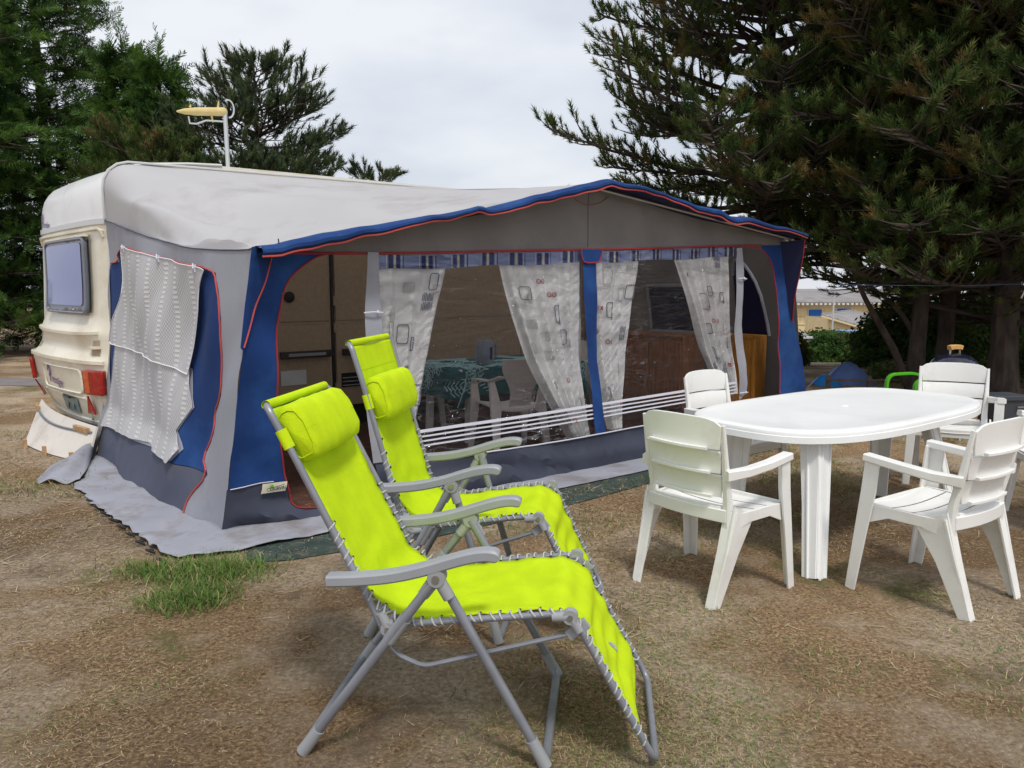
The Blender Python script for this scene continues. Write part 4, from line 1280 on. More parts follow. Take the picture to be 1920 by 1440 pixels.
# table with leaf-printed cloth
dt = inside_thing('dining_table', 3.35, 1.62, 0, 'white plastic table inside the awning under the teal leaf cloth', 'table')
q = MB(); q.box((0, 0, .69), (1.5, .85, .03)); q.build('table_top', 'mono', dt, bevel=.01)
for sx in (-1, 1):
    for sy in (-1, 1):
        q = MB(); q.beam([(sx * .62, sy * .34, 0), (sx * .60, sy * .33, .68)], .07, .05, side=(1, 0, 0)); q.build('leg', 'mono', dt)
tcl = inside_thing('tablecloth', 3.35, 1.62, 0, 'teal tablecloth with pale leaf print over the table inside the awning', 'tablecloth')
def tc_f(u, v):
    x, y = (u - .5) * 2.1, (v - .5) * 1.42
    hx_, hy_ = .76, .44
    ox, oy = max(0, abs(x) - hx_), max(0, abs(y) - hy_)
    z = .712 - ox - oy * .95
    px_ = math.copysign(min(abs(x), hx_ + .02 + .02 * math.sin(y * 14) * (ox > 0)), x) + (.03 * math.sin(y * 11) if ox > 0 else 0)
    py_ = math.copysign(min(abs(y), hy_ + .02), y) + (.03 * math.sin(x * 10) if oy > 0 else 0)
    if ox > 0 and oy > 0:
        px_ += .10 * min(ox, oy) * math.copysign(1, x); py_ += .10 * min(ox, oy) * math.copysign(1, y)
        z = .712 - max(ox, oy) - .45 * min(ox, oy)
    return (px_, py_, z)
q = MB(); q.grid(tc_f, 60, 44); q.build('cloth', 'tablecloth', tcl)
q = MB(); rg = random.Random(4)
for k in range(90):
    cx, cy, a = rg.random(), rg.random(), rg.random() * 2 * PI
    for j in range(-7, 8, 2):
        for sd in (-1, 1):
            u0 = cx + .012 * j * math.cos(a); v0 = cy + .017 * j * math.sin(a)
            a2 = a + sd * .8
            pts = []
            for s in (0, .5, 1):
                uu, vv = u0 + .03 * s * math.cos(a2), v0 + .045 * s * math.sin(a2)
                if 0 < uu < 1 and 0 < vv < 1:
                    p = Vector(tc_f(uu, vv)); d = Vector((p.x, p.y, 0)); d = d.normalized() * .006 if d.length > 0 else d
                    pts.append(p + d + Vector((0, 0, .004)))
            if len(pts) == 3: q.tube(pts, .0048, 3, caps=False)
tag(q.build('leaf_print', 'leaf_print', tcl), kind='stuff')
kt = inside_thing('water_jug', 3.05, 1.45, 0, 'pale plastic jug with dark gauge standing on the table inside the awning', 'jug', z=.724)
q = MB(); q.lathe([(.075, 0), (.085, .02), (.09, .14), (.08, .22), (.07, .235)], seg=20); q.build('jug_body', 'cup', kt)
q = MB(); q.tube([(.08, 0, .20), (.14, 0, .19), (.14, 0, .07), (.085, 0, .05)], .011, 6); q.build('handle', 'cup', kt)
q = MB(); q.box((0.01, -.091, .11), (.025, .006, .12)); q.build('gauge', 'v_navy', kt)

def monobloc(t):
    q = MB(); q.grid(lambda u, v: ((u - .5) * (.44 + .04 * v), (v - .5) * .44, .44 - .03 * math.sin(PI * u) - .02 * (1 - v)), 8, 8, th=.012); q.build('seat', 'mono', t)
    def bk(u, v):
        w = .20 + .20 * sstep(.25, .85, v)
        return ((u - .5) * w * 1.05, -.21 - .12 * v - .05 * math.cos((u - .5) * 2.4), .43 + .42 * v)
    q = MB(); q.grid(bk, 8, 10, th=.012); q.build('backrest', 'mono', t)
    for s in (-1, 1):
        q = MB(); q.beam([(s * .19, -.30, .70), (s * .255, -.18, .655), (s * .275, 0, .65), (s * .27, .16, .64), (s * .25, .22, .58)], [.10, .075, .05, .05, .05], .016, side=(1, 0, 0)); q.build('armrest', 'mono', t)
        q = MB(); q.beam([(s * .27, .25, 0), (s * .245, .20, .44), (s * .25, .215, .60)], [.05, .085, .06], .03, side=(1, 0, 0)); q.build('leg', 'mono', t)
        q = MB(); q.beam([(s * .25, -.30, 0), (s * .215, -.20, .43), (s * .25, -.19, .65)], [.045, .10, .05], .03, side=(1, 0, 0)); q.build('leg', 'mono', t)
mc = inside_thing('plastic_chair', 2.83, .80, -.25, 'off white one-piece plastic chair seen through the awning window, back to the camera', 'chair', 'one-piece chairs inside the awning')
monobloc(mc)
c2 = copy_tree(mc); w = aw2w(4.35, 1.75, .012); c2.location = w; c2.rotation_euler = (0, 0, AWR + 1.5); c2['label'] = 'off white one-piece plastic chair at the right end of the table inside the awning'
c3 = copy_tree(mc); w = aw2w(2.75, 2.38, .012); c3.location = w; c3.rotation_euler = (0, 0, AWR + PI); c3['label'] = 'off white one-piece plastic chair on the far side of the table inside the awning'
# cabinets against the right wall
sb = inside_thing('sideboard', 5.97, 1.95, 0, 'brown wooden sideboard standing along the right wall inside the awning', 'sideboard')
q = MB(); q.box((0, 0, .44), (.42, 1.5, .86)); q.build('carcass', 'cabinet', sb, bevel=.008)
q = MB(); q.box((-.01, 0, .885), (.46, 1.54, .03)); q.build('counter_top', 'cabinet', sb, bevel=.005)
for k in range(3):
    q = MB(); q.box((-.218, -.5 + k * .5, .44), (.018, .46, .76)); dd = q.build('door', 'cabinet', sb, bevel=.005)
    q = MB(); q.lathe([(.012, 0), (.016, .012), (.010, .02)], seg=10); kk = q.build('knob', 'steel', dd); kk.location = (-.228, -.35 + k * .5, .55); kk.rotation_euler = (0, -PI / 2, 0)
pb = inside_thing('pine_cupboard', 6.04, .57, 0, 'honey coloured pine cupboard side panel standing just inside the right doorway', 'cupboard')
q = MB(); q.box((0, 0, .47), (.22, .44, .92)); q.build('carcass', 'pine_board', pb, bevel=.005)
q = MB()
for c_, s_ in (((-.116, 0, .915), (.02, .46, .035)), ((-.116, -.215, .47), (.02, .035, .90)), ((-.116, .215, .47), (.02, .035, .90))): q.box(c_, s_)
q.build('panel_frame', 'pine_board', pb)

# ------------------------------------------------------------ reclining chairs
def arc_path(pts, r=.03, n=5):
    """rounds the corners of a polyline (3D)"""
    P = [Vector(p) for p in pts]; out = [P[0]]
    for i in range(1, len(P) - 1):
        a, b, c = P[i - 1], P[i], P[i + 1]
        d1, d2 = (a - b), (c - b)
        rr_ = min(r, d1.length * .45, d2.length * .45)
        p1, p2 = b + d1.normalized() * rr_, b + d2.normalized() * rr_
        for k in range(n + 1):
            t = k / n
            out.append((1 - t) ** 2 * p1 + 2 * t * (1 - t) * b + t * t * p2)
    out.append(P[-1])
    return out

def path_at(P, L, s):
    for i in range(len(P) - 1):
        if s <= L[i + 1] or i == len(P) - 2:
            t = (s - L[i]) / max(1e-9, L[i + 1] - L[i])
            p = P[i].lerp(P[i + 1], t); d = (P[i + 1] - P[i]).normalized()
            return p, d

def recliner(loc, rz, D, lab, W=.52):
    t = thing('reclining_chair', loc, rz, lab, 'reclining chair', 'lime green reclining garden chairs')
    H, HG, SR, SF, LE = [Vector((p[0], 0, p[1])) for p in (D['head'], D['hinge'], D['seatr'], D['seatf'], D['legend'])]
    PV, RF, FF = [Vector((p[0], 0, p[1])) for p in (D['piv'], D['rear'], D['front'])]
    Y = lambda p, y: Vector((p.x, y, p.z))
    # back frame (U over the head)
    tb = (H - HG).normalized()
    hb = H + Vector((-.018, 0, .018))
    pth = [Y(HG, 0), Y(HG.lerp(H, .8), 0) + Vector((.004, 0, 0)), Y(H, 0), Y(hb, .015), Y(hb, W - .015), Y(H, W), Y(HG.lerp(H, .8), W), Y(HG, W)]
    q = MB(); q.tube(arc_path(pth, .035), .0115, 10); q.build('back_frame', 'tube', t)
    # seat and leg-rest frame
    for y in (0, W):
        q = MB(); q.tube(arc_path([Y(SR, y), Y(SF, y)], .02), .0105, 10); q.build('seat_rail', 'tube', t)
    kn = SF + Vector((.022, 0, -.012))
    q = MB(); q.tube(arc_path([Y(kn, 0), Y(LE, 0), Y(LE, W), Y(kn, W)], .05), .0115, 10); q.build('leg_rest_frame', 'tube', t)
    # legs: front U and rear U
    o_ = .022
    q = MB(); q.tube(arc_path([Y(PV, -o_), Y(FF + Vector((0, 0, .016)), -o_), Y(FF + Vector((0, 0, .016)), W + o_), Y(PV, W + o_)], .045), .0155, 10); q.build('leg', 'tube', t)
    q = MB(); q.tube(arc_path([Y(PV, -o_ - .018), Y(RF + Vector((0, 0, .016)), -o_ - .018), Y(RF + Vector((0, 0, .016)), W + o_ + .018), Y(PV, W + o_ + .018)], .045), .0155, 10); q.build('leg', 'tube', t)
    for P_, oo in ((FF, o_), (RF, o_ + .018)):
        for y, sg in ((-oo, -1), (W + oo, 1)):
            d = (PV - P_).normalized()
            q = MB(); q.tube([Y(P_, y) + Vector((0, 0, .010)) - d * .004, Y(P_, y) + d * .09 + Vector((0, 0, .012))], [.021, .0195], 10); q.build('foot_cap', 'joint', t)
    # brackets, pivots
    for y, sg in ((0, -1), (W, 1)):
        q = MB(); c = Y(PV, y + sg * .034); rd = .027
        q.tube([c + Vector((0, -.022, 0)), c + Vector((0, .022, 0))], rd, 18)
        for P_ in (FF, RF):
            d = (P_ - PV).normalized(); q.tube([c, c + d * .075], [.021, .0185], 10)
        pv = q.build('pivot_joint', 'joint', t)
        q = MB(); q.tube([c + Vector((0, sg * .020, 0)), c + Vector((0, sg * .027, 0))], .0115, 12); q.build('bolt', 'steel', pv)
        for A, B, w_ in ((HG, SR, .05), (SF, kn, .05)):
            q = MB(); m_ = Y((A + B) / 2, y + sg * .004); d = (B - A); d = d.normalized() if d.length > 1e-4 else Vector((1, 0, 0))
            q.tube([m_ + Vector((0, -.014, 0)), m_ + Vector((0, .014, 0))], .023, 16)
            far_a = (H if A is HG else SR); far_b = (SF if A is HG else LE)
            for e_ in (far_a, far_b):
                dd_ = (Y(e_, m_.y) - m_).normalized(); q.tube([m_, m_ + dd_ * .055], [.017, .0145], 10)
            jb = q.build('hinge_bracket', 'joint', t)
            q = MB(); q.tube([m_ + Vector((0, sg * .012, 0)), m_ + Vector((0, sg * .018, 0))], .009, 10); q.build('bolt', 'steel', jb)
        # clamp where rear leg passes the seat
        d = (RF - PV).normalized(); tt = (PV.z - HG.z - .02) / (PV.z - RF.z); c = Y(PV.lerp(RF, tt), y + sg * .034)
        q = MB(); q.tube([c - d * .045, c + d * .045], .0205, 10); q.build('leg_clamp', 'joint', t)
        # stabiliser bar
        A, B, C_ = [Vector((p[0], y - sg * .012, p[1])) for p in D['bar']]
        q = MB(); q.tube(arc_path([Y(HG, A.y) + Vector((-.01, 0, -.02)), A, B, C_, C_ + Vector((.03, 0, .03))], .03), .008, 8); q.build('stabiliser_bar', 'tube', t)
        q = MB(); q.beam([C_ - Vector((.02, 0, .01)), C_ + Vector((.035, 0, .035))], .02, .034, side=(0, 1, 0)); q.build('bar_bracket', 'joint', t)
        # armrest
        ar = [Vector((p[0], y + sg * .032, p[1])) for p in D['arm']]
        ar = [Vector(p) for p in smooth2([tuple(p) for p in ar], 2, False)]
        n = len(ar)
        q = MB(); q.beam(ar, [.050] * n, [.036 if k < n - 3 else .036 - .006 * (k - n + 4) for k in range(n)], side=(0, 1, 0), ch=.35); q.build('armrest', 'arm', t)
    # fabric
    nb = Vector((tb.z, 0, -tb.x))
    F1 = H + tb * .006
    fp = arc_path([F1, HG.lerp(H, .12) + nb * .004, SR.lerp(SF, .10) + Vector((0, 0, .0)), SF + Vector((-.03, 0, .004)), kn.lerp(LE, .05) + Vector((.004, 0, .004)), kn.lerp(LE, D.get('fend', .86))], .10, 8)
    Ls = [0]
    for a, b in zip(fp, fp[1:]): Ls.append(Ls[-1] + (b - a).length)
    T = Ls[-1]
    sp = .062
    rg = random.Random(int(loc[1] * 100))
    n_e = int(T / sp)
    back_len = (H - HG).length
    def fab(u, v, off=0):
        s = u * T; p, d = path_at(fp, Ls, s)
        nn = Vector((-d.z, 0, d.x)) if False else Vector((d.z * -1, 0, d.x))
        if nn.z < 0 and abs(nn.z) > abs(nn.x): nn = -nn
        nn = Vector((-d.z, 0, d.x))
        if d.x < 0 or d.z < 0: nn = Vector((-d.z, 0, d.x))
        free = sstep(.0, .06, s)
        sc = .5 - .5 * math.cos(2 * PI * (s / sp))
        ins = .020 + .009 * sc
        if s < .26: ins = .006
        elif s < .36: ins = .006 + (ins - .006) * (s - .26) / .10
        y = ins + (W - 2 * ins) * v
        k = math.sin(PI * v)
        wob = .0060 * math.sin(s * 2 * PI / (.105) + v * 2.0 + 2 * nz(s * 3, v)) * sstep(.55, .85, s / T) + .0055 * math.sin(s * 2 * PI / .16 + 6 * v + nz(s * 4, v * 2) * 4) * sstep(.25, .4, s / T)
        return p + Vector((0, y, 0)) + nn * (-.012 * k + wob * (.55 + .45 * k) + off)
    q = MB(); q.grid(lambda u, v: fab(u, v), 170, 16)
    fb = q.build('fabric', 'lime', t, solid=.0025, ang=80)
    # sleeve over the head bar
    q = MB(); q.grid(lambda u, v: Vector((hb.x, .012 + (W - .024) * v, hb.z)) + Vector((math.cos(u), 0, math.sin(u))) * 0 + Vector((math.cos(3.9 - u * 5.2) * .0145, 0, math.sin(3.9 - u * 5.2) * .0145)), 14, 10)
    q.build('head_sleeve', 'lime', fb)
    # sleeve flap sewn behind
    q = MB(); q.grid(lambda u, v: Y(H.lerp(HG, u * .13), .012 + (W - .024) * v) + nb * -.012, 4, 6); q.build('sleeve_flap', 'lime', fb)
    q = MB(); q.grid(lambda u, v: fab((.10 + .004 * u) / T * 1.0, .03 + .94 * v, .003), 1, 8); q.build('seam', 'lime', fb)
    # lacing
    for y0, sg, v0 in ((0, -1, 0), (W, 1, 1)):
        path = []
        s = .40 if D.get('lace0') is None else D['lace0']
        while s < T - .02:
            p, d = path_at(fp, Ls, s); p2, d2 = path_at(fp, Ls, min(T, s + sp * .55))
            nn = Vector((-d.z, 0, d.x))
            e = Vector((p.x, y0 - sg * .026, p.z)) + nn * .003
            c = Vector((p.x, y0, p.z)); cc = Vector((p2.x, y0, p2.z))
            rr_ = .0145
            path += [e, c + nn * rr_ + Vector((0, -sg * .004, 0)), c + Vector((0, sg * rr_, 0)) + d * .008, c.lerp(cc, .4) - nn * rr_, c.lerp(cc, .6) - nn * .008 + Vector((0, -sg * .02, 0)), Vector((p2.x, y0 - sg * .028, p2.z)) + nn * .002,
                     cc + nn * rr_ * .9 + Vector((0, -sg * .004, 0)), cc + Vector((0, sg * rr_, 0)) + d * .012, cc + d * .022 - nn * rr_, cc + d * .028 - nn * .006 + Vector((0, -sg * .02, 0))]
            s += sp
        path = [Vector(p) for p in smooth2([tuple(p) for p in path], 1, False)]
        q = MB(); q.tube(path, .0031, 5, caps=False); q.build('elastic_lacing', 'cord', t)
        q = MB(); s = .40
        while s < T - .02:
            p, d = path_at(fp, Ls, s); nn = Vector((-d.z, 0, d.x)); e = Vector((p.x, y0 - sg * .030, p.z)) + nn * .004
            q.tube([e - nn * .001, e + nn * .0015], .0048, 8); s += sp
        tag(q.build('eyelets', 'dark', fb), kind='stuff')
    # printed oval patch low on the leg rest
    q = MB(); pu = .90
    ring = [(pu + .012 * math.sin(a), .55 + .035 * math.cos(a)) for a in np.linspace(0, 2 * PI, 14)[:-1]]
    patch(q, ring, lambda u, v: fab(u, v, .003), .02); q.build('badge', 'joint', fb)
    # pillow with strap round the frame
    pc = H.lerp(HG, D['pil']); up = tb; pw, ph_, L2 = .056, .096, (W - .07) / 2
    yc = W / 2 - .03
    def pil(u, v):
        a = 2 * PI * u; tt = -1 + 2 * v
        e = max(0.0, 1 - abs(tt) ** 22) ** .5 if abs(tt) < 1 else 0
        k = .86 + .16 * math.cos(tt * PI / 2)
        ca, sa = math.cos(a), math.sin(a)
        rx = math.copysign(abs(ca) ** .62, ca) * pw * k; rz_ = math.copysign(abs(sa) ** .75, sa) * ph_ * (.9 + .1 * k)
        wk = 1 + .035 * nz(a * 1.5, tt * 6, 3) + .03 * math.sin(a * 9) * abs(tt) ** 4 + .02 * nz(a * 4, tt * 9, 1)
        return pc + nb * (pw * .62 + rx * e * wk) + up * (rz_ * e * wk) + Vector((0, yc + L2 * tt, 0))
    q = MB(); q.grid(pil, 36, 36); pw_o = q.build('pillow', 'lime', t, ang=70)
    for tt in (-.955, .955):
        q = MB(); q.tube([Vector(pil(k / 26, (tt + 1) / 2)) for k in range(26)], .0022, 4, closed=True); q.build('pillow_piping', 'lime', pw_o)
    for y_, sg in ((0, -1), (W, 1)):
        pts = [pc + nb * .020 + Vector((0, yc + sg * (L2 + .001), 0)), pc + nb * .019 + Vector((0, y_ - sg * .004, 0)), pc + Vector((0, y_ + sg * .017, 0)), pc - nb * .018 + Vector((0, y_, 0)), pc - nb * .014 + Vector((0, y_ - sg * .07, 0))]
        q = MB(); q.beam([Vector(p) for p in smooth2([tuple(p) for p in pts], 2, False)], .062, .004, side=tuple(up)); q.build('strap', 'lime', pw_o)
    return t

DA = dict(head=(-.850, 1.085), hinge=(-.505, .405), seatr=(-.475, .425), seatf=(.060, .490), legend=(.335, .030), piv=(-.328, .600), rear=(-.765, 0), front=(0, 0),
          arm=[(-.668, .574), (-.58, .580), (-.47, .594), (-.37, .620), (-.29, .648), (-.22, .670), (-.17, .677), (-.140, .670)], bar=[(-.475, .325), (-.385, .288), (.085, .425)], pil=.125, fend=.83)
recliner((.105, 2.216, 0), R(-7), DA, 'lime green laced reclining chair nearest the camera, in the centre foreground')
DB = dict(head=(-.612, 1.215), hinge=(-.395, .44), seatr=(-.36, .47), seatf=(.150, .545), legend=(.40, .06), piv=(-.188, .668), rear=(-.555, 0), front=(0, 0),
          arm=[(-.52, .640), (-.43, .646), (-.32, .660), (-.22, .685), (-.14, .714), (-.07, .734), (-.02, .740), (.010, .733)], bar=[(-.36, .36), (-.27, .325), (.16, .48)], pil=.285, fend=.83, lace0=.45)
recliner((-.051, 3.045, 0), R(-9), DB, 'lime green laced reclining chair standing behind the first one, close to the awning window')

# ------------------------------------------------------------ white garden chairs and table
def garden_chair(t):
    mt = 'white_pl'
    zt = .87
    def bow(x): return -.045 * (1 - (x / .26) ** 2)
    def bkY(z): return -.165 - .075 * sstep(.42, .86, z) * 1.0
    # back: three wide boards with slits between, each with a lip on the rear
    for z0, z1 in ((.505, .608), (.620, .723), (.735, zt)):
        def f(u, v, z0=z0, z1=z1):
            z = z0 + (z1 - z0) * v
            hw = .198 + .026 * (z - .5) / .35
            x = -hw + 2 * hw * u
            return (x, bkY(z) + bow(x) + .006 * math.sin(PI * v) - .006 * (1 - v), z + ((.012 * (1 - (x / .25) ** 2) - .030 * abs(x / hw) ** 8) * (z1 == zt) * v))
        q = MB(); q.grid(f, 14, 4, th=.013); q.build('back_slat', mt, t, bevel=.002)
        q = MB(); lipz = z0 + .004
        q.beam([(x, bkY(lipz) + bow(x) - .016, lipz) for x in np.linspace(-.165, .165, 11)], .014, .020, side=(0, 0, 1)); q.build('slat_lip', mt, t)
    # lower cross rail
    q = MB(); q.beam([(x, -.175 + bow(x) * .7, .418) for x in np.linspace(-.225, .225, 9)], .060, .022, side=(0, 0, 1)); q.build('cross_rail', mt, t)
    q = MB(); q.beam([(x, -.158 + bow(x) * .7, .452) for x in np.linspace(-.19, .19, 9)], .012, .034, side=(0, 0, 1)); q.build('cross_rail', mt, t)
    for s in (-1, 1):
        # upright and splayed rear leg
        q = MB()
        q.beam([(s * .222, bkY(.40), .36), (s * .218, bkY(.5), .5), (s * .225, bkY(.65), .65), (s * .230, bkY(.85) + .0, zt - .022)], [.046, .038, .030, .016], [.052, .036, .030, .018], side=(1, 0, 0), ch=.45)
        q.build('upright', mt, t)
        q = MB()
        q.beam([(s * .218, -.285, 0), (s * .232, -.215, .25), (s * .238, -.165, .44)], [.042, .060, .075], .011, side=(1, 0, 0))
        q.beam([(s * .240, -.265, 0), (s * .254, -.175, .25), (s * .258, -.095, .435)], .011, [.050, .095, .165], side=(1, 0, 0))
        q.build('rear_leg', mt, t)
        # front leg rising into the arm
        q = MB()
        q.beam([(s * .290, .262, 0), (s * .278, .232, .30), (s * .272, .212, .50), (s * .272, .20, .652)], [.045, .058, .060, .058], .011, side=(1, 0, 0))
        q.beam([(s * .312, .240, 0), (s * .304, .205, .30), (s * .298, .180, .50), (s * .298, .168, .652)], .011, [.048, .060, .072, .070], side=(1, 0, 0))
        q.build('front_leg', mt, t)
        # arm
        q = MB(); q.beam([(s * .238, -.215, .615), (s * .272, -.10, .625), (s * .294, .03, .643), (s * .285, .21, .660)], [.032, .046, .052, .056], [.050, .044, .040, .036], side=(1, 0, 0), ch=.3); q.build('armrest', mt, t)
        # side apron with arch
        q = MB(); q.beam([(s * .252, -.17, .392), (s * .262, -.06, .405), (s * .272, .09, .408), (s * .285, .20, .385)], .014, [.085, .052, .052, .095], side=(1, 0, 0)); q.build('side_rail', mt, t)
    q = MB(); q.beam([(x, .215, .400) for x in np.linspace(-.27, .27, 7)], .013, .06, side=(0, 1, 0)); q.build('front_rail', mt, t)
    # seat boards
    ys = [-.175, -.085, .005, .095, .228]
    for a, b in zip(ys, ys[1:]):
        def f(u, v, a=a, b=b):
            y = a + .004 + (b - a - .008 if b < .2 else b - a - .004) * v
            hw = .238 + .034 * (y + .17) / .4
            x = -hw + 2 * hw * u
            z = .432 - .016 * math.cos(x / hw * PI / 2) - .012 * (1 - (y + .17) / .4) - (.012 * ((y - .19) / .04) ** 2 if y > .19 else 0)
            return (x, y, z)
        q = MB(); q.grid(f, 12, 4, th=-.010); q.build('seat_slat', mt, t)

def place(t, mid, fwd):
    t.location = (mid[0], mid[1], 0); t.rotation_euler = (0, 0, math.atan2(fwd[1], fwd[0]) - PI / 2)
GRP = 'white resin armchairs round the garden table'
ch1 = thing('garden_chair', (0, 0, 0), 0, 'white resin armchair at the left front of the table, its back towards the camera', 'chair', GRP)
garden_chair(ch1)
place(ch1, (.985, 3.72), (.775, .633))
specs = [((2.05, 3.60), (-.563, .827), 'white resin armchair at the near long side of the table, back to camera'),
         ((1.52, 5.22), (.62, -.78), 'white resin armchair facing the camera, next to the awning window'),
         ((3.33, 5.74), (-.45, -.89), 'white resin armchair facing the camera in front of the kettle barbecue'),
         ((3.45, 4.60), (-.80, .10), 'white resin armchair at the right end of the table, mostly outside the picture')]
for (m_, f_, lab) in specs:
    c = copy_tree(ch1); c['label'] = lab; place(c, m_, f_)

TBC = Vector((2.075, 4.76, 0)); TBR = math.atan2(.607, .795)
tb_ = thing('garden_table', TBC, TBR, 'large white oval-ended resin garden table in the right foreground', 'table')
A_, B_ = 1.10, .55
def sup(a, k=1.0, dx=0.0):
    c, s = math.cos(a), math.sin(a); n = 3.1
    return (math.copysign(abs(c) ** (2 / n), c) * (A_ - dx), math.copysign(abs(s) ** (2 / n), s) * (B_ - dx))
q = MB(); seg = 96
rings = [(.30, .731), (.06, .7315), (.052, .7335), (.040, .7335), (.032, .7315), (.012, .7305), (.004, .727), (0, .721), (0.0, .704), (-.004, .701), (-.005, .668), (.008, .667), (.012, .70)]
vs_ = []
for dx, z in rings:
    for k in range(seg):
        x_, y_ = sup(2 * PI * k / seg, dx=dx); vs_.append((x_, y_, z))
fs_ = [(i * seg + k, (i + 1) * seg + k, (i + 1) * seg + (k + 1) % seg, i * seg + (k + 1) % seg) for i in range(len(rings) - 1) for k in range(seg)]
fs_.append(tuple(range(seg)))
fs_.append(tuple((len(rings) - 1) * seg + k for k in range(seg - 1, -1, -1)))
q.add(vs_, fs_); q.build('table_top', 'table_pl', tb_, ang=50)
q = MB(); q.lathe([(.028, 0), (.028, .003), (.022, .005), (.0, .005)], (0, 0, .7305), 24); q.build('parasol_cap', 'table_pl', tb_)
def tl(w):
    d = Vector((w[0], w[1], 0)) - TBC; c, s = math.cos(-TBR), math.sin(-TBR)
    return Vector((d.x * c - d.y * s, d.x * s + d.y * c, 0))
for foot in ((1.56, 3.74), (2.72, 4.55), (1.30, 4.40), (2.55, 5.30)):
    f = tl(foot); tp = Vector((math.copysign(min(abs(f.x), .90), f.x), math.copysign(min(abs(f.y), .40), f.y), .69))
    tp.x = math.copysign(min(abs(f.x) * .95, .82), f.x); tp.y = math.copysign(min(abs(f.y) * .95, .36), f.y); tp.z = .70
    q = MB(); sx, sy = math.copysign(1, f.x), math.copysign(1, f.y)
    q.beam([f, f.lerp(tp, .5), tp], [.085, .095, .125], .014, side=(1, 0, 0))
    o2 = Vector((-sx * .0, -sy * .0, 0))
    q.beam([f + Vector((sx * .038, -sy * .040, 0)), f.lerp(tp, .5) + Vector((sx * .042, -sy * .045, 0)), tp + Vector((sx * .05, -sy * .055, 0))], .014, [.080, .090, .115], side=(1, 0, 0))
    for k_ in (-.030, .022):
        q.beam([f + Vector((sx * k_, sy * .009, 0)), tp + Vector((sx * k_ * 1.5, sy * .009, 0))], .009, .012, side=(1, 0, 0))
    q.beam([f + Vector((sx * .047, -sy * .045, 0)), tp + Vector((sx * .059, -sy * .060, 0))], .012, .009, side=(1, 0, 0))
    q.build('leg', 'table_pl', tb_)
q = MB()
for s in (-1, 1): q.beam([(-.85, s * .34, .672), (.85, s * .34, .672)], .02, .04, side=(0, 1, 0))
q.build('under_rib', 'table_pl', tb_)

# ------------------------------------------------------------ small things behind the table
bq = thing('kettle_barbecue', (4.27, 7.4, .02), .3, 'black kettle barbecue with a wooden lid handle behind the table', 'barbecue')
q = MB(); q.lathe([(.235, .60), (.238, .615), (.225, .68), (.19, .745), (.13, .795), (.05, .818), (.01, .82)], seg=36); q.build('lid', 'bbq', bq)
q = MB(); q.lathe([(.05, .36), (.13, .38), (.20, .45), (.235, .55), (.24, .597), (.232, .60)], seg=36); q.build('bowl', 'bbq', bq)
q = MB(); q.beam([(-.072, 0, .868), (-.04, 0, .876), (.04, 0, .876), (.072, 0, .868)], .05, .045, side=(0, 1, 0)); q.build('lid_handle', 'bbq_wood', bq)
q = MB(); q.tube([(-.06, 0, .81), (-.055, 0, .86)], .008, 6); q.tube([(.06, 0, .81), (.055, 0, .86)], .008, 6); q.build('handle_bracket', 'steel', bq)
for a in (0, 2.09, 4.19):
    q = MB(); q.tube([(.12 * math.cos(a), .12 * math.sin(a), .42), (.30 * math.cos(a), .30 * math.sin(a), .01)], .012, 8); q.build('leg', 'steel', bq)
bn = thing('rubbish_bin', (4.72, 7.35, 0), .1, 'dark grey plastic bin with a rim standing behind the far right chair', 'bin')
q = MB(); q.beam([(0, 0, 0), (0, 0, .41)], [.26, .33], [.22, .28], side=(1, 0, 0), ch=.12); q.build('bin_body', 'bin', bn)
q = MB(); q.beam([(0, 0, .40), (0, 0, .445)], [.37, .37], [.31, .31], side=(1, 0, 0), ch=.12); q.build('rim', 'bin', bn, bevel=.006)
q = MB(); q.box((.08, -.155, .34), (.06, .01, .014)); q.build('label_plate', 'steel', bn)
gc = thing('green_chair', (4.42, 8.3, -.07), 1.65, 'bright green plastic armchair standing behind the table, left of the far right white chair', 'chair')
for s in (-1, 1):
    q = MB(); q.beam(arc_path([(s * .27, .24, 0), (s * .26, .20, .57), (s * .26, -.10, .585), (s * .24, -.24, .54)], .09), .05, .03, side=(1, 0, 0)); q.build('armrest', 'green_pl', gc)
    q = MB(); q.beam([(s * .24, -.30, 0), (s * .22, -.2, .42), (s * .24, -.24, .55)], .05, .03, side=(1, 0, 0)); q.build('leg', 'green_pl', gc)
q = MB(); q.grid(lambda u, v: ((u - .5) * .46, (v - .5) * .44, .40 - .02 * math.sin(PI * u)), 6, 6, th=.012); q.build('seat', 'green_pl', gc)
q = MB(); q.grid(lambda u, v: ((u - .5) * .44, -.22 - .03 * v - .03 * math.cos((u - .5) * 2.4), .40 + .18 * v), 6, 6, th=.012); q.build('backrest', 'green_pl', gc)

def dome_tent(x, y, rz, w, d, h, mt, lab):
    t = thing('small_tent', (x, y, terrain(x, y)), rz, lab, 'tent', 'small blue tents')
    q = MB(); q.grid(lambda u, v: ((u - .5) * w, (v - .5) * d * (.25 + .75 * math.sin(PI * u) ** .5), h * (math.sin(PI * min(u * 1.15 + .02, 1)) ** .75) * (math.sin(PI * v) ** .6)), 16, 12); q.build('flysheet', mt, t)
    q = MB(); q.tube([((k / 12 - .5) * w, 0, h * (math.sin(PI * min(k / 12 * 1.15 + .02, 1)) ** .75) + .01) for k in range(13)], .012, 5); q.build('seam', mt, t)
    q = MB(); q.tube([(-w * .35, 0, h * .8), (-w * .95, -.2, 0)], .006, 4); q.build('guy_rope', 'stripe', t)
    return t
dome_tent(5.27, 11.9, .2, .72, .8, .30, 'tent', 'slate blue dome tent in front of the hedge, beyond the table')
dome_tent(4.78, 11.6, .1, .42, .5, .14, 'tent2', 'bright turquoise blue tent part low in front of the slate blue tent')
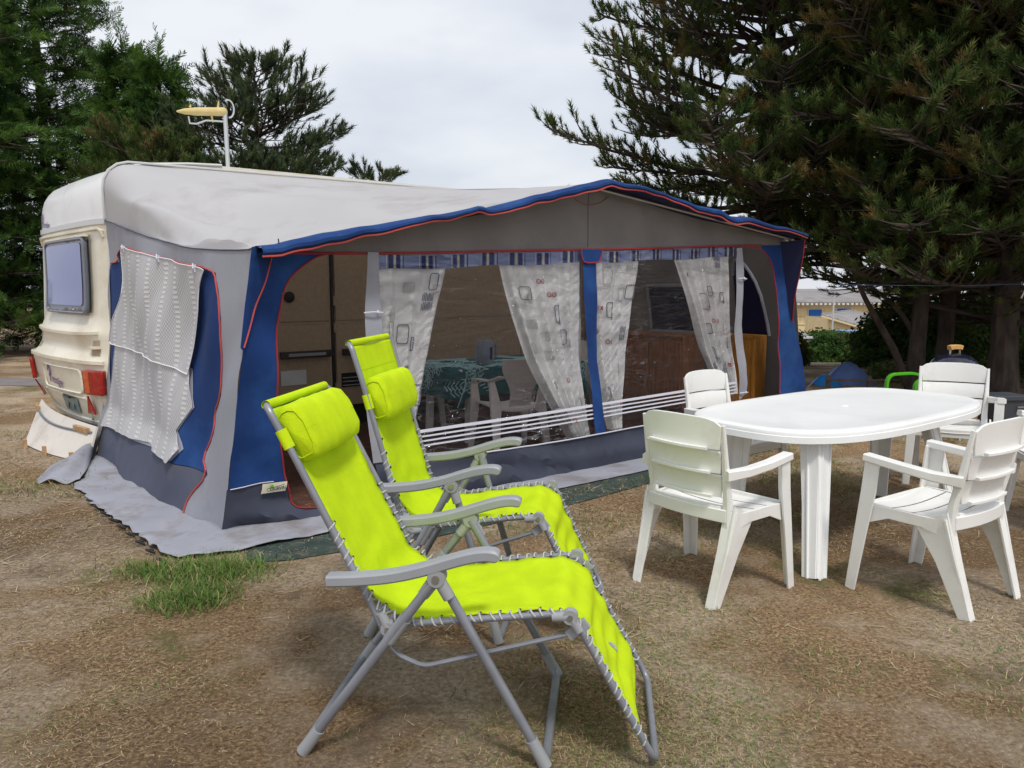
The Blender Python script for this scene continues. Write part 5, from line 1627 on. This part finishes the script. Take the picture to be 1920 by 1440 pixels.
fr = thing('low_fence', (5.35, 11.2, 0), 0, 'low weathered wooden rail fence in front of the blue tent', 'fence')
q = MB(); q.beam([(-.75, 0, .12), (.9, 0, .12)], .02, .03, side=(0, 1, 0)); q.build('rail', 'old_wood', fr)
for x_ in (-.7, -.1, .55):
    q = MB(); q.beam([(x_, .03, -.05), (x_, .03, .18)], .06, .05, side=(1, 0, 0)); q.build('post', 'old_wood', fr)

# ------------------------------------------------------------ leaves and trees
def unit(v): return v / np.maximum(np.linalg.norm(v, axis=-1, keepdims=True), 1e-9)
def instance(tv, tt, pos, dr, sc, rg):
    """copies a template (grown along +Z) to many positions and directions, as arrays"""
    n = len(pos)
    z = unit(dr); a = rg.normal(size=(n, 3)); x = unit(np.cross(a, z)); y = np.cross(z, x)
    Rm = np.stack([x, y, z], 2) * sc[:, None, None]
    V = np.einsum('nij,kj->nki', Rm, tv) + pos[:, None, :]
    T = tt[None] + (np.arange(n) * len(tv))[:, None, None]
    return V.reshape(-1, 3), T.reshape(-1, 3)

def brush_template(n=34, ln=.17, nl=.088, w=.0086, seed=0, spread=1.0):
    """bottle-brush shoot of a pine: needles standing round a twig"""
    rg = np.random.default_rng(seed); V, T = [], []
    for i in range(n):
        t = (i + .5) / n; a = i * 2.399 + rg.random() * .5
        base = np.array([0, 0, ln * t * .9])
        sp = spread * (1.15 - .65 * t)
        d = np.array([math.cos(a) * sp, math.sin(a) * sp, .75]); d /= np.linalg.norm(d)
        s = np.cross(d, [0, 0, 1.]); s /= max(np.linalg.norm(s), 1e-6)
        l_ = nl * (.75 + .5 * rg.random())
        o = len(V); V += [base - s * w, base + s * w, base + d * l_]; T.append((o, o + 1, o + 2))
    o = len(V); V += [(-.004, 0, 0), (.004, 0, 0), (0, .004, ln)]; T.append((o, o + 1, o + 2))
    return np.array(V), np.array(T)
def spray_template(n=24, ln=.34, seed=0):
    """flat drooping spray of scale leaves"""
    rg = np.random.default_rng(seed); V, T = [], []
    for i in range(n):
        t = (i + .5) / n; sd = 1 if i % 2 else -1
        base = np.array([0, rg.normal(0, .012), ln * t])
        an = .75 + .2 * rg.random()
        d = np.array([sd * math.sin(an), rg.normal(0, .25), math.cos(an)]); d /= np.linalg.norm(d)
        l_ = .13 * (1.05 - .7 * t) * (.7 + .6 * rg.random())
        s = np.cross(d, [0, 1., 0]); s /= max(np.linalg.norm(s), 1e-6)
        w = .012
        o = len(V); V += [base - s * w * .5, base + s * w * .5, base + d * l_ * .6 + s * w, base + d * l_ + np.array([0, rg.normal(0, .01), 0])]
        T += [(o, o + 1, o + 2), (o, o + 2, o + 3)]
    return np.array(V), np.array(T)
def leaf_template(n=7, seed=0, s=.05):
    rg = np.random.default_rng(seed); V, T = [], []
    for i in range(n):
        c = rg.normal(0, s, 3); a = unit(rg.normal(size=3)) * s * .9; b = unit(rg.normal(size=3)) * s * .5
        o = len(V); V += [c - a, c + b, c + a, c - b]; T += [(o, o + 1, o + 2), (o, o + 2, o + 3)]
    return np.array(V), np.array(T)
BR = [brush_template(seed=k) for k in range(2)]
SPR = [spray_template(seed=k) for k in range(2)]
LF = leaf_template()

def conifer(name, x, y, h, z0, rad, lab, cat='tree', style='pine', seed=0, trunk_r=.14, whorl=.42, nl=5, dens=1.0, needle='needle', lean=(0, 0), droop=.0, scale=1.0, group=None, bz=None, top_cut=None, kids=2, skip=None):
    rg = np.random.default_rng(seed)
    zb = terrain(x, y) if bz is None else bz
    t = thing(name, (x, y, zb), 0, lab, cat, group)
    H = h - zb
    tp = []
    nn_ = 12
    for k in range(nn_ + 1):
        f = k / nn_
        tp.append(Vector((lean[0] * f + .06 * nz(f * 3, seed) * (f > 0), lean[1] * f + .06 * nz(f * 3, seed + 9) * (f > 0), -.05 + (H + .05) * f)))
    q = MB(); q.tube(tp, [trunk_r * (1.25 if k == 0 else 1) * (1 - k / nn_) ** .8 + .012 for k in range(nn_ + 1)], 9); q.build('trunk', 'bark', t)
    def axis(z):
        f = min(max(z / H, 0), 1) * nn_; i = min(int(f), nn_ - 1); return tp[i].lerp(tp[i + 1], f - i)
    pos, dr, sc = [], [], []
    z = z0 - zb
    first = True
    while z < H - .1:
        f = (z - (z0 - zb)) / max(.1, H - (z0 - zb))
        Rz = rad(f)
        a0 = rg.random() * 2 * PI
        for k in range(nl):
            a = a0 + 2 * PI * k / nl + rg.normal(0, .25)
            L = Rz * (.72 + .45 * rg.random())
            if L < .12: continue
            if skip and skip(a, z + zb): continue
            zz = z + rg.normal(0, .08)
            o = axis(zz)
            el0 = (-.12 + .52 * f ** 1.2) if style == 'pine' else (.02 + .5 * f ** 2)
            el0 += rg.normal(0, .10) - droop
            pts = [o]; d = Vector((math.cos(a), math.sin(a), math.tan(el0))).normalized()
            n = 7; st = L / n
            for j in range(n):
                up = (.045 if style == 'pine' else (-.03 if j < 5 else .10))
                d = (d + Vector((rg.normal(0, .06), rg.normal(0, .06), up + rg.normal(0, .03)))).normalized()
                pts.append(pts[-1] + d * st)
            r0 = min(.055, .012 + .014 * L) * (1.0 if style == 'pine' else .8)
            q = MB(); q.tube(pts, [r0 * (1 - .8 * j / n) for j in range(n + 1)], 5, caps=False)
            s = .22 if style == 'pine' else .10
            s += (.15 * rg.random())
            side = 1
            while s < 1.0:
                i = min(int(s * n), n - 1); p = pts[i].lerp(pts[i + 1], s * n - i); dd = (pts[i + 1] - pts[i]).normalized()
                sv = dd.cross(Vector((0, 0, 1))).normalized() * side
                side = -side
                tl_ = (.20 + .42 * (1 - abs(s - .55))) * min(1, L / 1.4 + .25) * (.7 + .6 * rg.random())
                td = (dd * .75 + sv * (.55 + .4 * rg.random()) + Vector((0, 0, .20 + rg.normal(0, .22)))).normalized()
                e = p + td * tl_
                q.tube([p, p.lerp(e, .5) + Vector((0, 0, -.02)), e], [r0 * .35 + .003, r0 * .25 + .002, .003], 3, caps=False)
                for m_ in range(kids + (style == 'pine')):
                    w = 1 - m_ * .30
                    b = p.lerp(e, w)
                    bd = (td + Vector((rg.normal(0, .25), rg.normal(0, .25), (.85 if style == 'pine' else -.25) + rg.normal(0, .25)))).normalized()
                    dn = dens * ((.22 + .78 * sstep(.9, 3.1, b.z)) if style == 'pine' else 1)
                    if rg.random() < dn:
                        pos.append(tuple(b)); dr.append(tuple(bd)); sc.append((.85 + .5 * rg.random()) * scale)
                    if m_ == 0 and rg.random() < .8 * dens:
                        bd2 = (td + Vector((rg.normal(0, .6), rg.normal(0, .6), .3))).normalized()
                        pos.append(tuple(b - td * .05)); dr.append(tuple(bd2)); sc.append((.65 + .35 * rg.random()) * scale)
                s += (.075 if style == 'pine' else .12) / max(.6, L) * (.8 + .5 * rg.random()) * 1.15
            pos.append(tuple(pts[-1])); dr.append(tuple(d + Vector((0, 0, .5)))); sc.append(scale)
            q.build('branch', 'twig', t, smooth=False)
        z += whorl * (.75 + .5 * rg.random()) * (1 - .35 * f)
    for k in range(5):
        pos.append(tuple(tp[-1] - Vector((0, 0, .08 * k)))); dr.append((rg.normal(0, .3), rg.normal(0, .3), 1)); sc.append(scale)
    pos, dr, sc = np.array(pos), np.array(dr), np.array(sc)
    TM = BR if style == 'pine' else SPR
    half = rg.random(len(pos)) < .5
    V1, T1 = instance(*TM[0], pos[half], dr[half], sc[half], rg)
    V2, T2 = instance(*TM[1], pos[~half], dr[~half], sc[~half], rg)
    cr = np_mesh('crown', np.concatenate([V1, V2]), np.concatenate([T1, T2 + len(V1)]), [needle if style == 'pine' else 'spray'], parent=t)
    cr['kind'] = 'stuff'
    return t

cone = lambda r, p=.8: (lambda f: r * max(0, 1 - f) ** p)
dome = lambda r: (lambda f: r * (.62 + .55 * math.sin(PI * min(1, f * .95 + .12))) * (1 - f ** 3 * .55))
TG = 'pines to the right of the awning'
def dome_r(r, top):
    return lambda f: r * (.95 + .10 * math.sin(f * 11)) * (1 - max(0, (f - top) / (1 - top)) ** 1.6 * .9)
sk1 = lambda a, z: z < 1.7 and math.sin(a) < .2
sk2 = lambda a, z: z < 1.55 and math.cos(a) < -.1
conifer('pine_tree', 4.3, 13.4, 8.6, 1.6, dome_r(3.15, .62), 'big dark pine behind the right half of the awning, branches reaching into the sky', seed=3, trunk_r=.17, whorl=.33, nl=7, dens=.9, group=TG, skip=sk1)
p2 = conifer('pine_tree', 5.75, 10.9, 8.2, 1.35, dome_r(2.2, .5), 'pine whose leaning trunk stands left of the barbecue lid', seed=8, trunk_r=.105, whorl=.40, nl=6, dens=.85, lean=(.1, 0), group=TG, skip=sk2)
for pts, rr_ in (([(-.10, 0, .05), (-.32, -.05, .55), (-.62, -.08, 1.0), (-.85, -.1, 1.35), (-1.1, -.1, 1.9)], .058), ([(-.02, 0, .75), (-.22, .05, 1.1), (-.50, .05, 1.35), (-.9, .0, 1.6)], .038)):
    q = MB(); q.tube(arc_path(pts, .2), [rr_ * (1 - .5 * k / (len(arc_path(pts, .2)) - 1)) for k in range(len(arc_path(pts, .2)))], 8); q.build('leaning_stem', 'bark', p2)
conifer('pine_tree', 6.35, 11.3, 8.6, 1.3, dome_r(2.2, .5), 'pine with a dark trunk standing right behind the barbecue lid', seed=12, trunk_r=.11, whorl=.42, nl=6, dens=.85, group=TG, skip=sk2)
conifer('pine_tree', 6.55, 10.2, 8.8, 1.2, dome_r(2.1, .5), 'thick trunked pine rising behind the backrest of the far right white chair', seed=17, trunk_r=.165, whorl=.40, nl=6, dens=.9, group=TG, skip=sk2)
conifer('pine_tree', 8.3, 11.6, 9.5, 1.0, dome_r(2.6, .5), 'dense dark pine at the right edge of the picture', seed=21, trunk_r=.16, whorl=.38, nl=6, dens=.95, group=TG)
conifer('pine_tree', 7.9, 15.4, 10.5, 1.8, dome_r(2.9, .5), 'tall pine at the back of the right-hand group, filling the top right of the picture', seed=25, trunk_r=.2, whorl=.46, nl=6, dens=.85, group=TG)
LG = 'conifers behind the caravan'
conifer('cypress_tree', -11.9, 16.8, 10.5, .75, lambda f: 2.5 * (1 - f) ** .6 * (.8 + .25 * math.sin(f * 23)) + .2, 'tall dark green conifer at the left edge of the picture', style='spray', seed=31, trunk_r=.2, whorl=.38, nl=7, dens=1, kids=3, scale=1.05, group=LG)
conifer('cypress_tree', -11.1, 18.8, 10.2, .6, lambda f: 2.1 * (1 - f) ** .5 * (.8 + .25 * math.sin(f * 19)) + .15, 'second tall dark conifer from the left, its crown leaving the top of the picture', style='spray', seed=33, trunk_r=.18, whorl=.38, nl=7, dens=1, kids=3, scale=1.05, group=LG)
conifer('cypress_tree', -8.15, 16.8, 6.7, .8, lambda f: 1.4 * (1 - f) ** 1.15 * (.85 + .2 * math.sin(f * 30)) + .04, 'pointed green conifer forming the left one of the two spires behind the caravan', style='spray', seed=35, trunk_r=.14, whorl=.34, nl=7, dens=1, kids=3, scale=1.1, group=LG)
conifer('cypress_tree', -7.2, 16.4, 6.4, .8, lambda f: 1.5 * (1 - f) ** 1.1 * (.85 + .2 * math.sin(f * 27)) + .04, 'pointed green conifer forming the right one of the two spires behind the caravan', style='spray', seed=36, trunk_r=.14, whorl=.34, nl=7, dens=1, kids=3, scale=1.1, group=LG)
SG = 'small pines behind the caravan roof'
conifer('pine_tree', -5.15, 16.0, 6.0, 2.5, lambda f: 2.0 * (1 - f ** 2.0) + .02, 'open crowned pine standing behind the television antenna', seed=41, trunk_r=.11, whorl=.46, nl=6, dens=.75, needle='needle_l', scale=1.15, group=SG)
conifer('pine_tree', -6.6, 14.6, 4.2, 2.0, lambda f: 1.5 * (1 - f) ** .5 + .1, 'low brownish pine between the spires and the antenna, just over the caravan roof', seed=43, trunk_r=.1, whorl=.34, nl=6, dens=1, group=SG)
conifer('pine_tree', -4.3, 15.0, 3.75, 2.2, lambda f: 1.2 * (1 - f) ** .5 + .1, 'low pine filling in under the open crowned pine beside the antenna', seed=45, trunk_r=.1, whorl=.36, nl=6, dens=.9, needle='needle_l', group=SG)
conifer('pine_tree', -3.2, 18.0, 3.95, 3.0, lambda f: .75 * (1 - f) ** .4 + .1, 'small pine top peeping over the middle of the caravan roof', seed=47, trunk_r=.08, whorl=.4, nl=5, dens=1, needle='needle_l', scale=1.0, group=SG)
conifer('pine_tree', 1.35, 19.0, 3.75, 3.0, lambda f: .4 * (1 - f) ** .4 + .1, 'tiny pine top just left of the awning ridge', seed=48, trunk_r=.08, whorl=.4, nl=4, dens=1, group=SG)

# hedge and bushes
def leafy(name, boxes, n, tmpl_scale, mt, lab, cat, seed, shape=None):
    rg = np.random.default_rng(seed); P = []
    for (x0, x1, y0, y1, z0, z1) in boxes:
        k = int(n * (x1 - x0) * (z1 - z0))
        p = rg.random((k, 3)) * np.array([x1 - x0, y1 - y0, z1 - z0]) + np.array([x0, y0, z0])
        p[:, 2] += .12 * np.sin(p[:, 0] * 2.2) + rg.normal(0, .04, k); P.append(p)
    P = np.concatenate(P)
    V, T = instance(*LF, P, rg.normal(size=P.shape), np.full(len(P), tmpl_scale), rg)
    o = np_mesh(name, V, T, [mt]); return tag(o, lab, cat)
leafy('hedge', [(11.2, 13.2, 29.5, 30.6, -2.6, -.45), (13.2, 15.2, 29.5, 30.6, -2.6, -.42), (15.2, 19.5, 29.2, 30.6, -2.6, -.30)], 420, 2.6, 'hedge', 'long clipped green hedge in front of the cream building', 'hedge', 51)
hb_ = MB(); hb_.box((15.3, 30.3, -1.7), (8.4, .5, 2.2)); 
def bush(x, y, r, n, mt, lab, seed, sc=.8, hz=1.0):
    rg = np.random.default_rng(seed); z = terrain(x, y)
    d = unit(rg.normal(size=(n, 3))); d[:, 2] = np.abs(d[:, 2])
    P = d * (r * (.55 + .45 * rg.random((n, 1)))) * np.array([1, 1, hz]) + np.array([x, y, z + .02])
    V, T = instance(*LF, P, d, np.full(n, sc), rg)
    return tag(np_mesh('bush', V, T, [mt]), lab, 'bush')
bush(6.05, 12.2, .38, 700, 'bush', 'small pale green leafy bush right of the blue tent', 61, .55, .7)
bush(7.6, 14.5, 1.2, 1800, 'hedge', 'dark green shrub mass behind the pale bush and under the pines', 62, 1.2, 1.15)
bush(5.45, 15.5, .55, 700, 'hedge', 'green shrub beside the blue corner of the awning', 63, .9, 1.3)
bush(8.6, 12.2, .75, 1200, 'bush', 'light leaved bush behind the pine trunks at the right edge', 64, .8, 1.1)
bush(10.4, 16.5, 1.6, 2200, 'hedge', 'large dark shrub behind the trunks near the right edge', 65, 1.4, 1.0)
bush(10.0, 24.0, 1.1, 1400, 'hedge', 'round green shrub below the cream building, beside the small shed', 66, 1.4, 1.0)

# ------------------------------------------------------------ buildings beyond the hedge
bd = thing('holiday_building', (22.5, 55, -3.0), .10, 'long cream building with blue shutters and a grey sheet roof beyond the hedge', 'building')
q = MB(); q.box((1.2, 3.5, 1.7), (13.5, 7, 3.4)); q.build('wall', 'render', bd, smooth=False)
q = MB(); q.prism([(-6.0, -.6, 3.40), (8.4, -.6, 3.40), (8.4, 3.5, 4.30), (-6.0, 3.5, 4.30)], (0, 0, .10)); q.prism([(-6.0, 3.52, 4.30), (8.4, 3.52, 4.30), (8.4, 7.6, 3.40), (-6.0, 7.6, 3.40)], (0, 0, .10)); rf_ = q.build('roof', 'rooftile', bd, smooth=False)
for k in range(44):
    q = MB(); q.box((-5.85 + k * .33, -.64, 3.34), (.17, .10, .12)); q.build('rafter_end', 'mobile', rf_, smooth=False)
for x_, w_, z_ in ((-1.0, .95, 2.72), (1.15, 1.0, 2.78), (-3.3, .8, 2.05), (4.2, 1.0, 2.72), (6.4, 1.0, 2.72)):
    q = MB(); q.box((x_, -.03, z_), (w_ + .12, .08, .56)); wi = q.build('window', 'mobile', bd, smooth=False)
    q = MB(); q.box((x_, -.09, z_), (w_, .04, .46)); q.build('shutter', 'shutter', wi, smooth=False)
for z_ in (1.2, 1.9, 2.5, 3.05):
    q = MB(); q.box((-1.9 + (.0 if z_ > 2 else -.4), -.03, z_), (1.2, .05, .05)); q.build('wall_band', 'render', bd, smooth=False)
lb = thing('low_outbuilding', (20.3, 46, -2.8), -.1, 'lower cream outbuilding with a sloping corrugated roof in front of the long building', 'building')
q = MB(); q.prism([(-1.4, 0, 0), (4.6, 0, 0), (4.6, 0, .65), (-1.4, 0, 2.45)], (0, 5, 0)); q.build('wall', 'render', lb, smooth=False)
q = MB(); q.prism([(-1.9, -.3, 2.62), (5.2, -.3, .52), (5.4, 2.2, 1.85), (1.2, 4.2, 2.75)], (0, 0, .09)); lr = q.build('roof', 'rooftile', lb, smooth=False)
q = MB(); q.beam([(-1.9, -.33, 2.60), (5.2, -.33, .50)], .05, .10, side=(0, 1, 0)); q.build('verge_board', 'render', lr)
for k in range(16):
    t_ = k / 15; a = Vector((-1.9 + 7.1 * t_, -.3, 2.72 - 2.1 * t_)); b = Vector((1.2 + 4.2 * t_, 4.2 - 2.0 * t_, 2.85 - .9 * t_))
    q = MB(); q.tube([a, b], .045, 4); q.build('roof_ridge', 'rooftile', lr)
db = thing('covered_boat', (18.9, 43.5, -2.75), 0, 'pale blue covered boat or trailer parked under the cream building wall', 'boat')
q = MB(); q.beam([(-.62, 0, 1.70), (-.5, 0, 1.72), (.6, 0, 1.72), (.68, 0, 1.76)], [.6, .8, .8, .5], [.16, .26, .26, .14], side=(0, 1, 0)); M['paleblue'] = mat('pale_blue_cover', lin((124, 148, 184)), .7); q.build('cover', 'paleblue', db)
q = MB(); q.box((0, 0, .8), (1.0, .6, 1.5)); q.build('hull', 'rooftile', db)
po = thing('lamp_pole', (18.5, 44.5, -2.7), 0, 'thin grey pole standing in front of the cream building', 'pole')
q = MB(); q.tube([(0, 0, 0), (0, 0, 4.6)], .05, 8); q.build('pole_shaft', 'mast', po)
sh = thing('small_shed', (8.6, 24, -1.55), .15, 'small cream shed with a white gutter beside the right end of the awning', 'shed')
q = MB(); q.box((-.5, 1, .7), (1.9, 2, 1.6)); q.build('wall', 'render', sh, smooth=False)
q = MB(); q.prism([(-1.6, -.15, 1.50), (.62, -.15, 1.50), (.62, 1.2, 1.75), (-1.6, 1.2, 1.75)], (0, 0, .05)); q.build('roof', 'rooftile', sh, smooth=False)
q = MB(); q.beam([(-1.6, -.2, 1.48), (.72, -.2, 1.48)], .08, .07, side=(0, 1, 0)); gt = q.build('gutter', 'mobile', sh)
q = MB(); q.tube([(.66, -.2, 1.45), (.60, -.12, 1.33), (.50, -.06, 1.25), (.50, -.06, 0)], .035, 7); q.build('downpipe', 'mobile', gt)
mh = thing('mobile_home', (22.3, 36, -2.6), -.1, 'white mobile home half hidden behind the pine trunks at the right', 'mobile home')
q = MB(); q.box((0, 1.5, 1.35), (8.5, 3, 2.3)); q.build('wall', 'mobile', mh, smooth=False)
q = MB(); q.prism([(-4.4, -.1, 2.5), (4.4, -.1, 2.5), (4.4, 1.5, 2.95), (-4.4, 1.5, 2.95)], (0, 0, .08)); q.prism([(-4.4, 1.52, 2.95), (4.4, 1.52, 2.95), (4.4, 3.1, 2.5), (-4.4, 3.1, 2.5)], (0, 0, .08)); q.build('roof', 'mobile', mh, smooth=False)
for x_ in (-2.6, 0, 2.6):
    q = MB(); q.box((x_, -.03, 1.55), (1.1, .06, .8)); wf2 = q.build('window', 'van_grey', mh, smooth=False)
    q = MB(); q.box((x_, -.07, 1.55), (.98, .02, .68)); q.build('pane', 'glass', wf2, smooth=False)
ln_ = thing('washing_line', (4.3, 9.6, 0), 0, 'thin blue washing line stretched between the pines on the right', 'washing line')
q = MB(); q.tube([(-.3, 0, 1.50), (1.2, 0, 1.485), (2.0, 0, 1.51), (2.45, -.6, 1.52)], .0035, 5); q.build('line', 'wire', ln_)
q = MB(); q.tube([(1.75, -.4, 1.34), (1.82, -.4, 1.52), (2.4, -.4, 1.53)], .010, 6); q.build('line_bracket', 'mast', ln_)

cols = sum(len(o.data.polygons) for o in bpy.data.objects if o.type == 'MESH')
print('polys', cols, 'objects', len(bpy.data.objects))
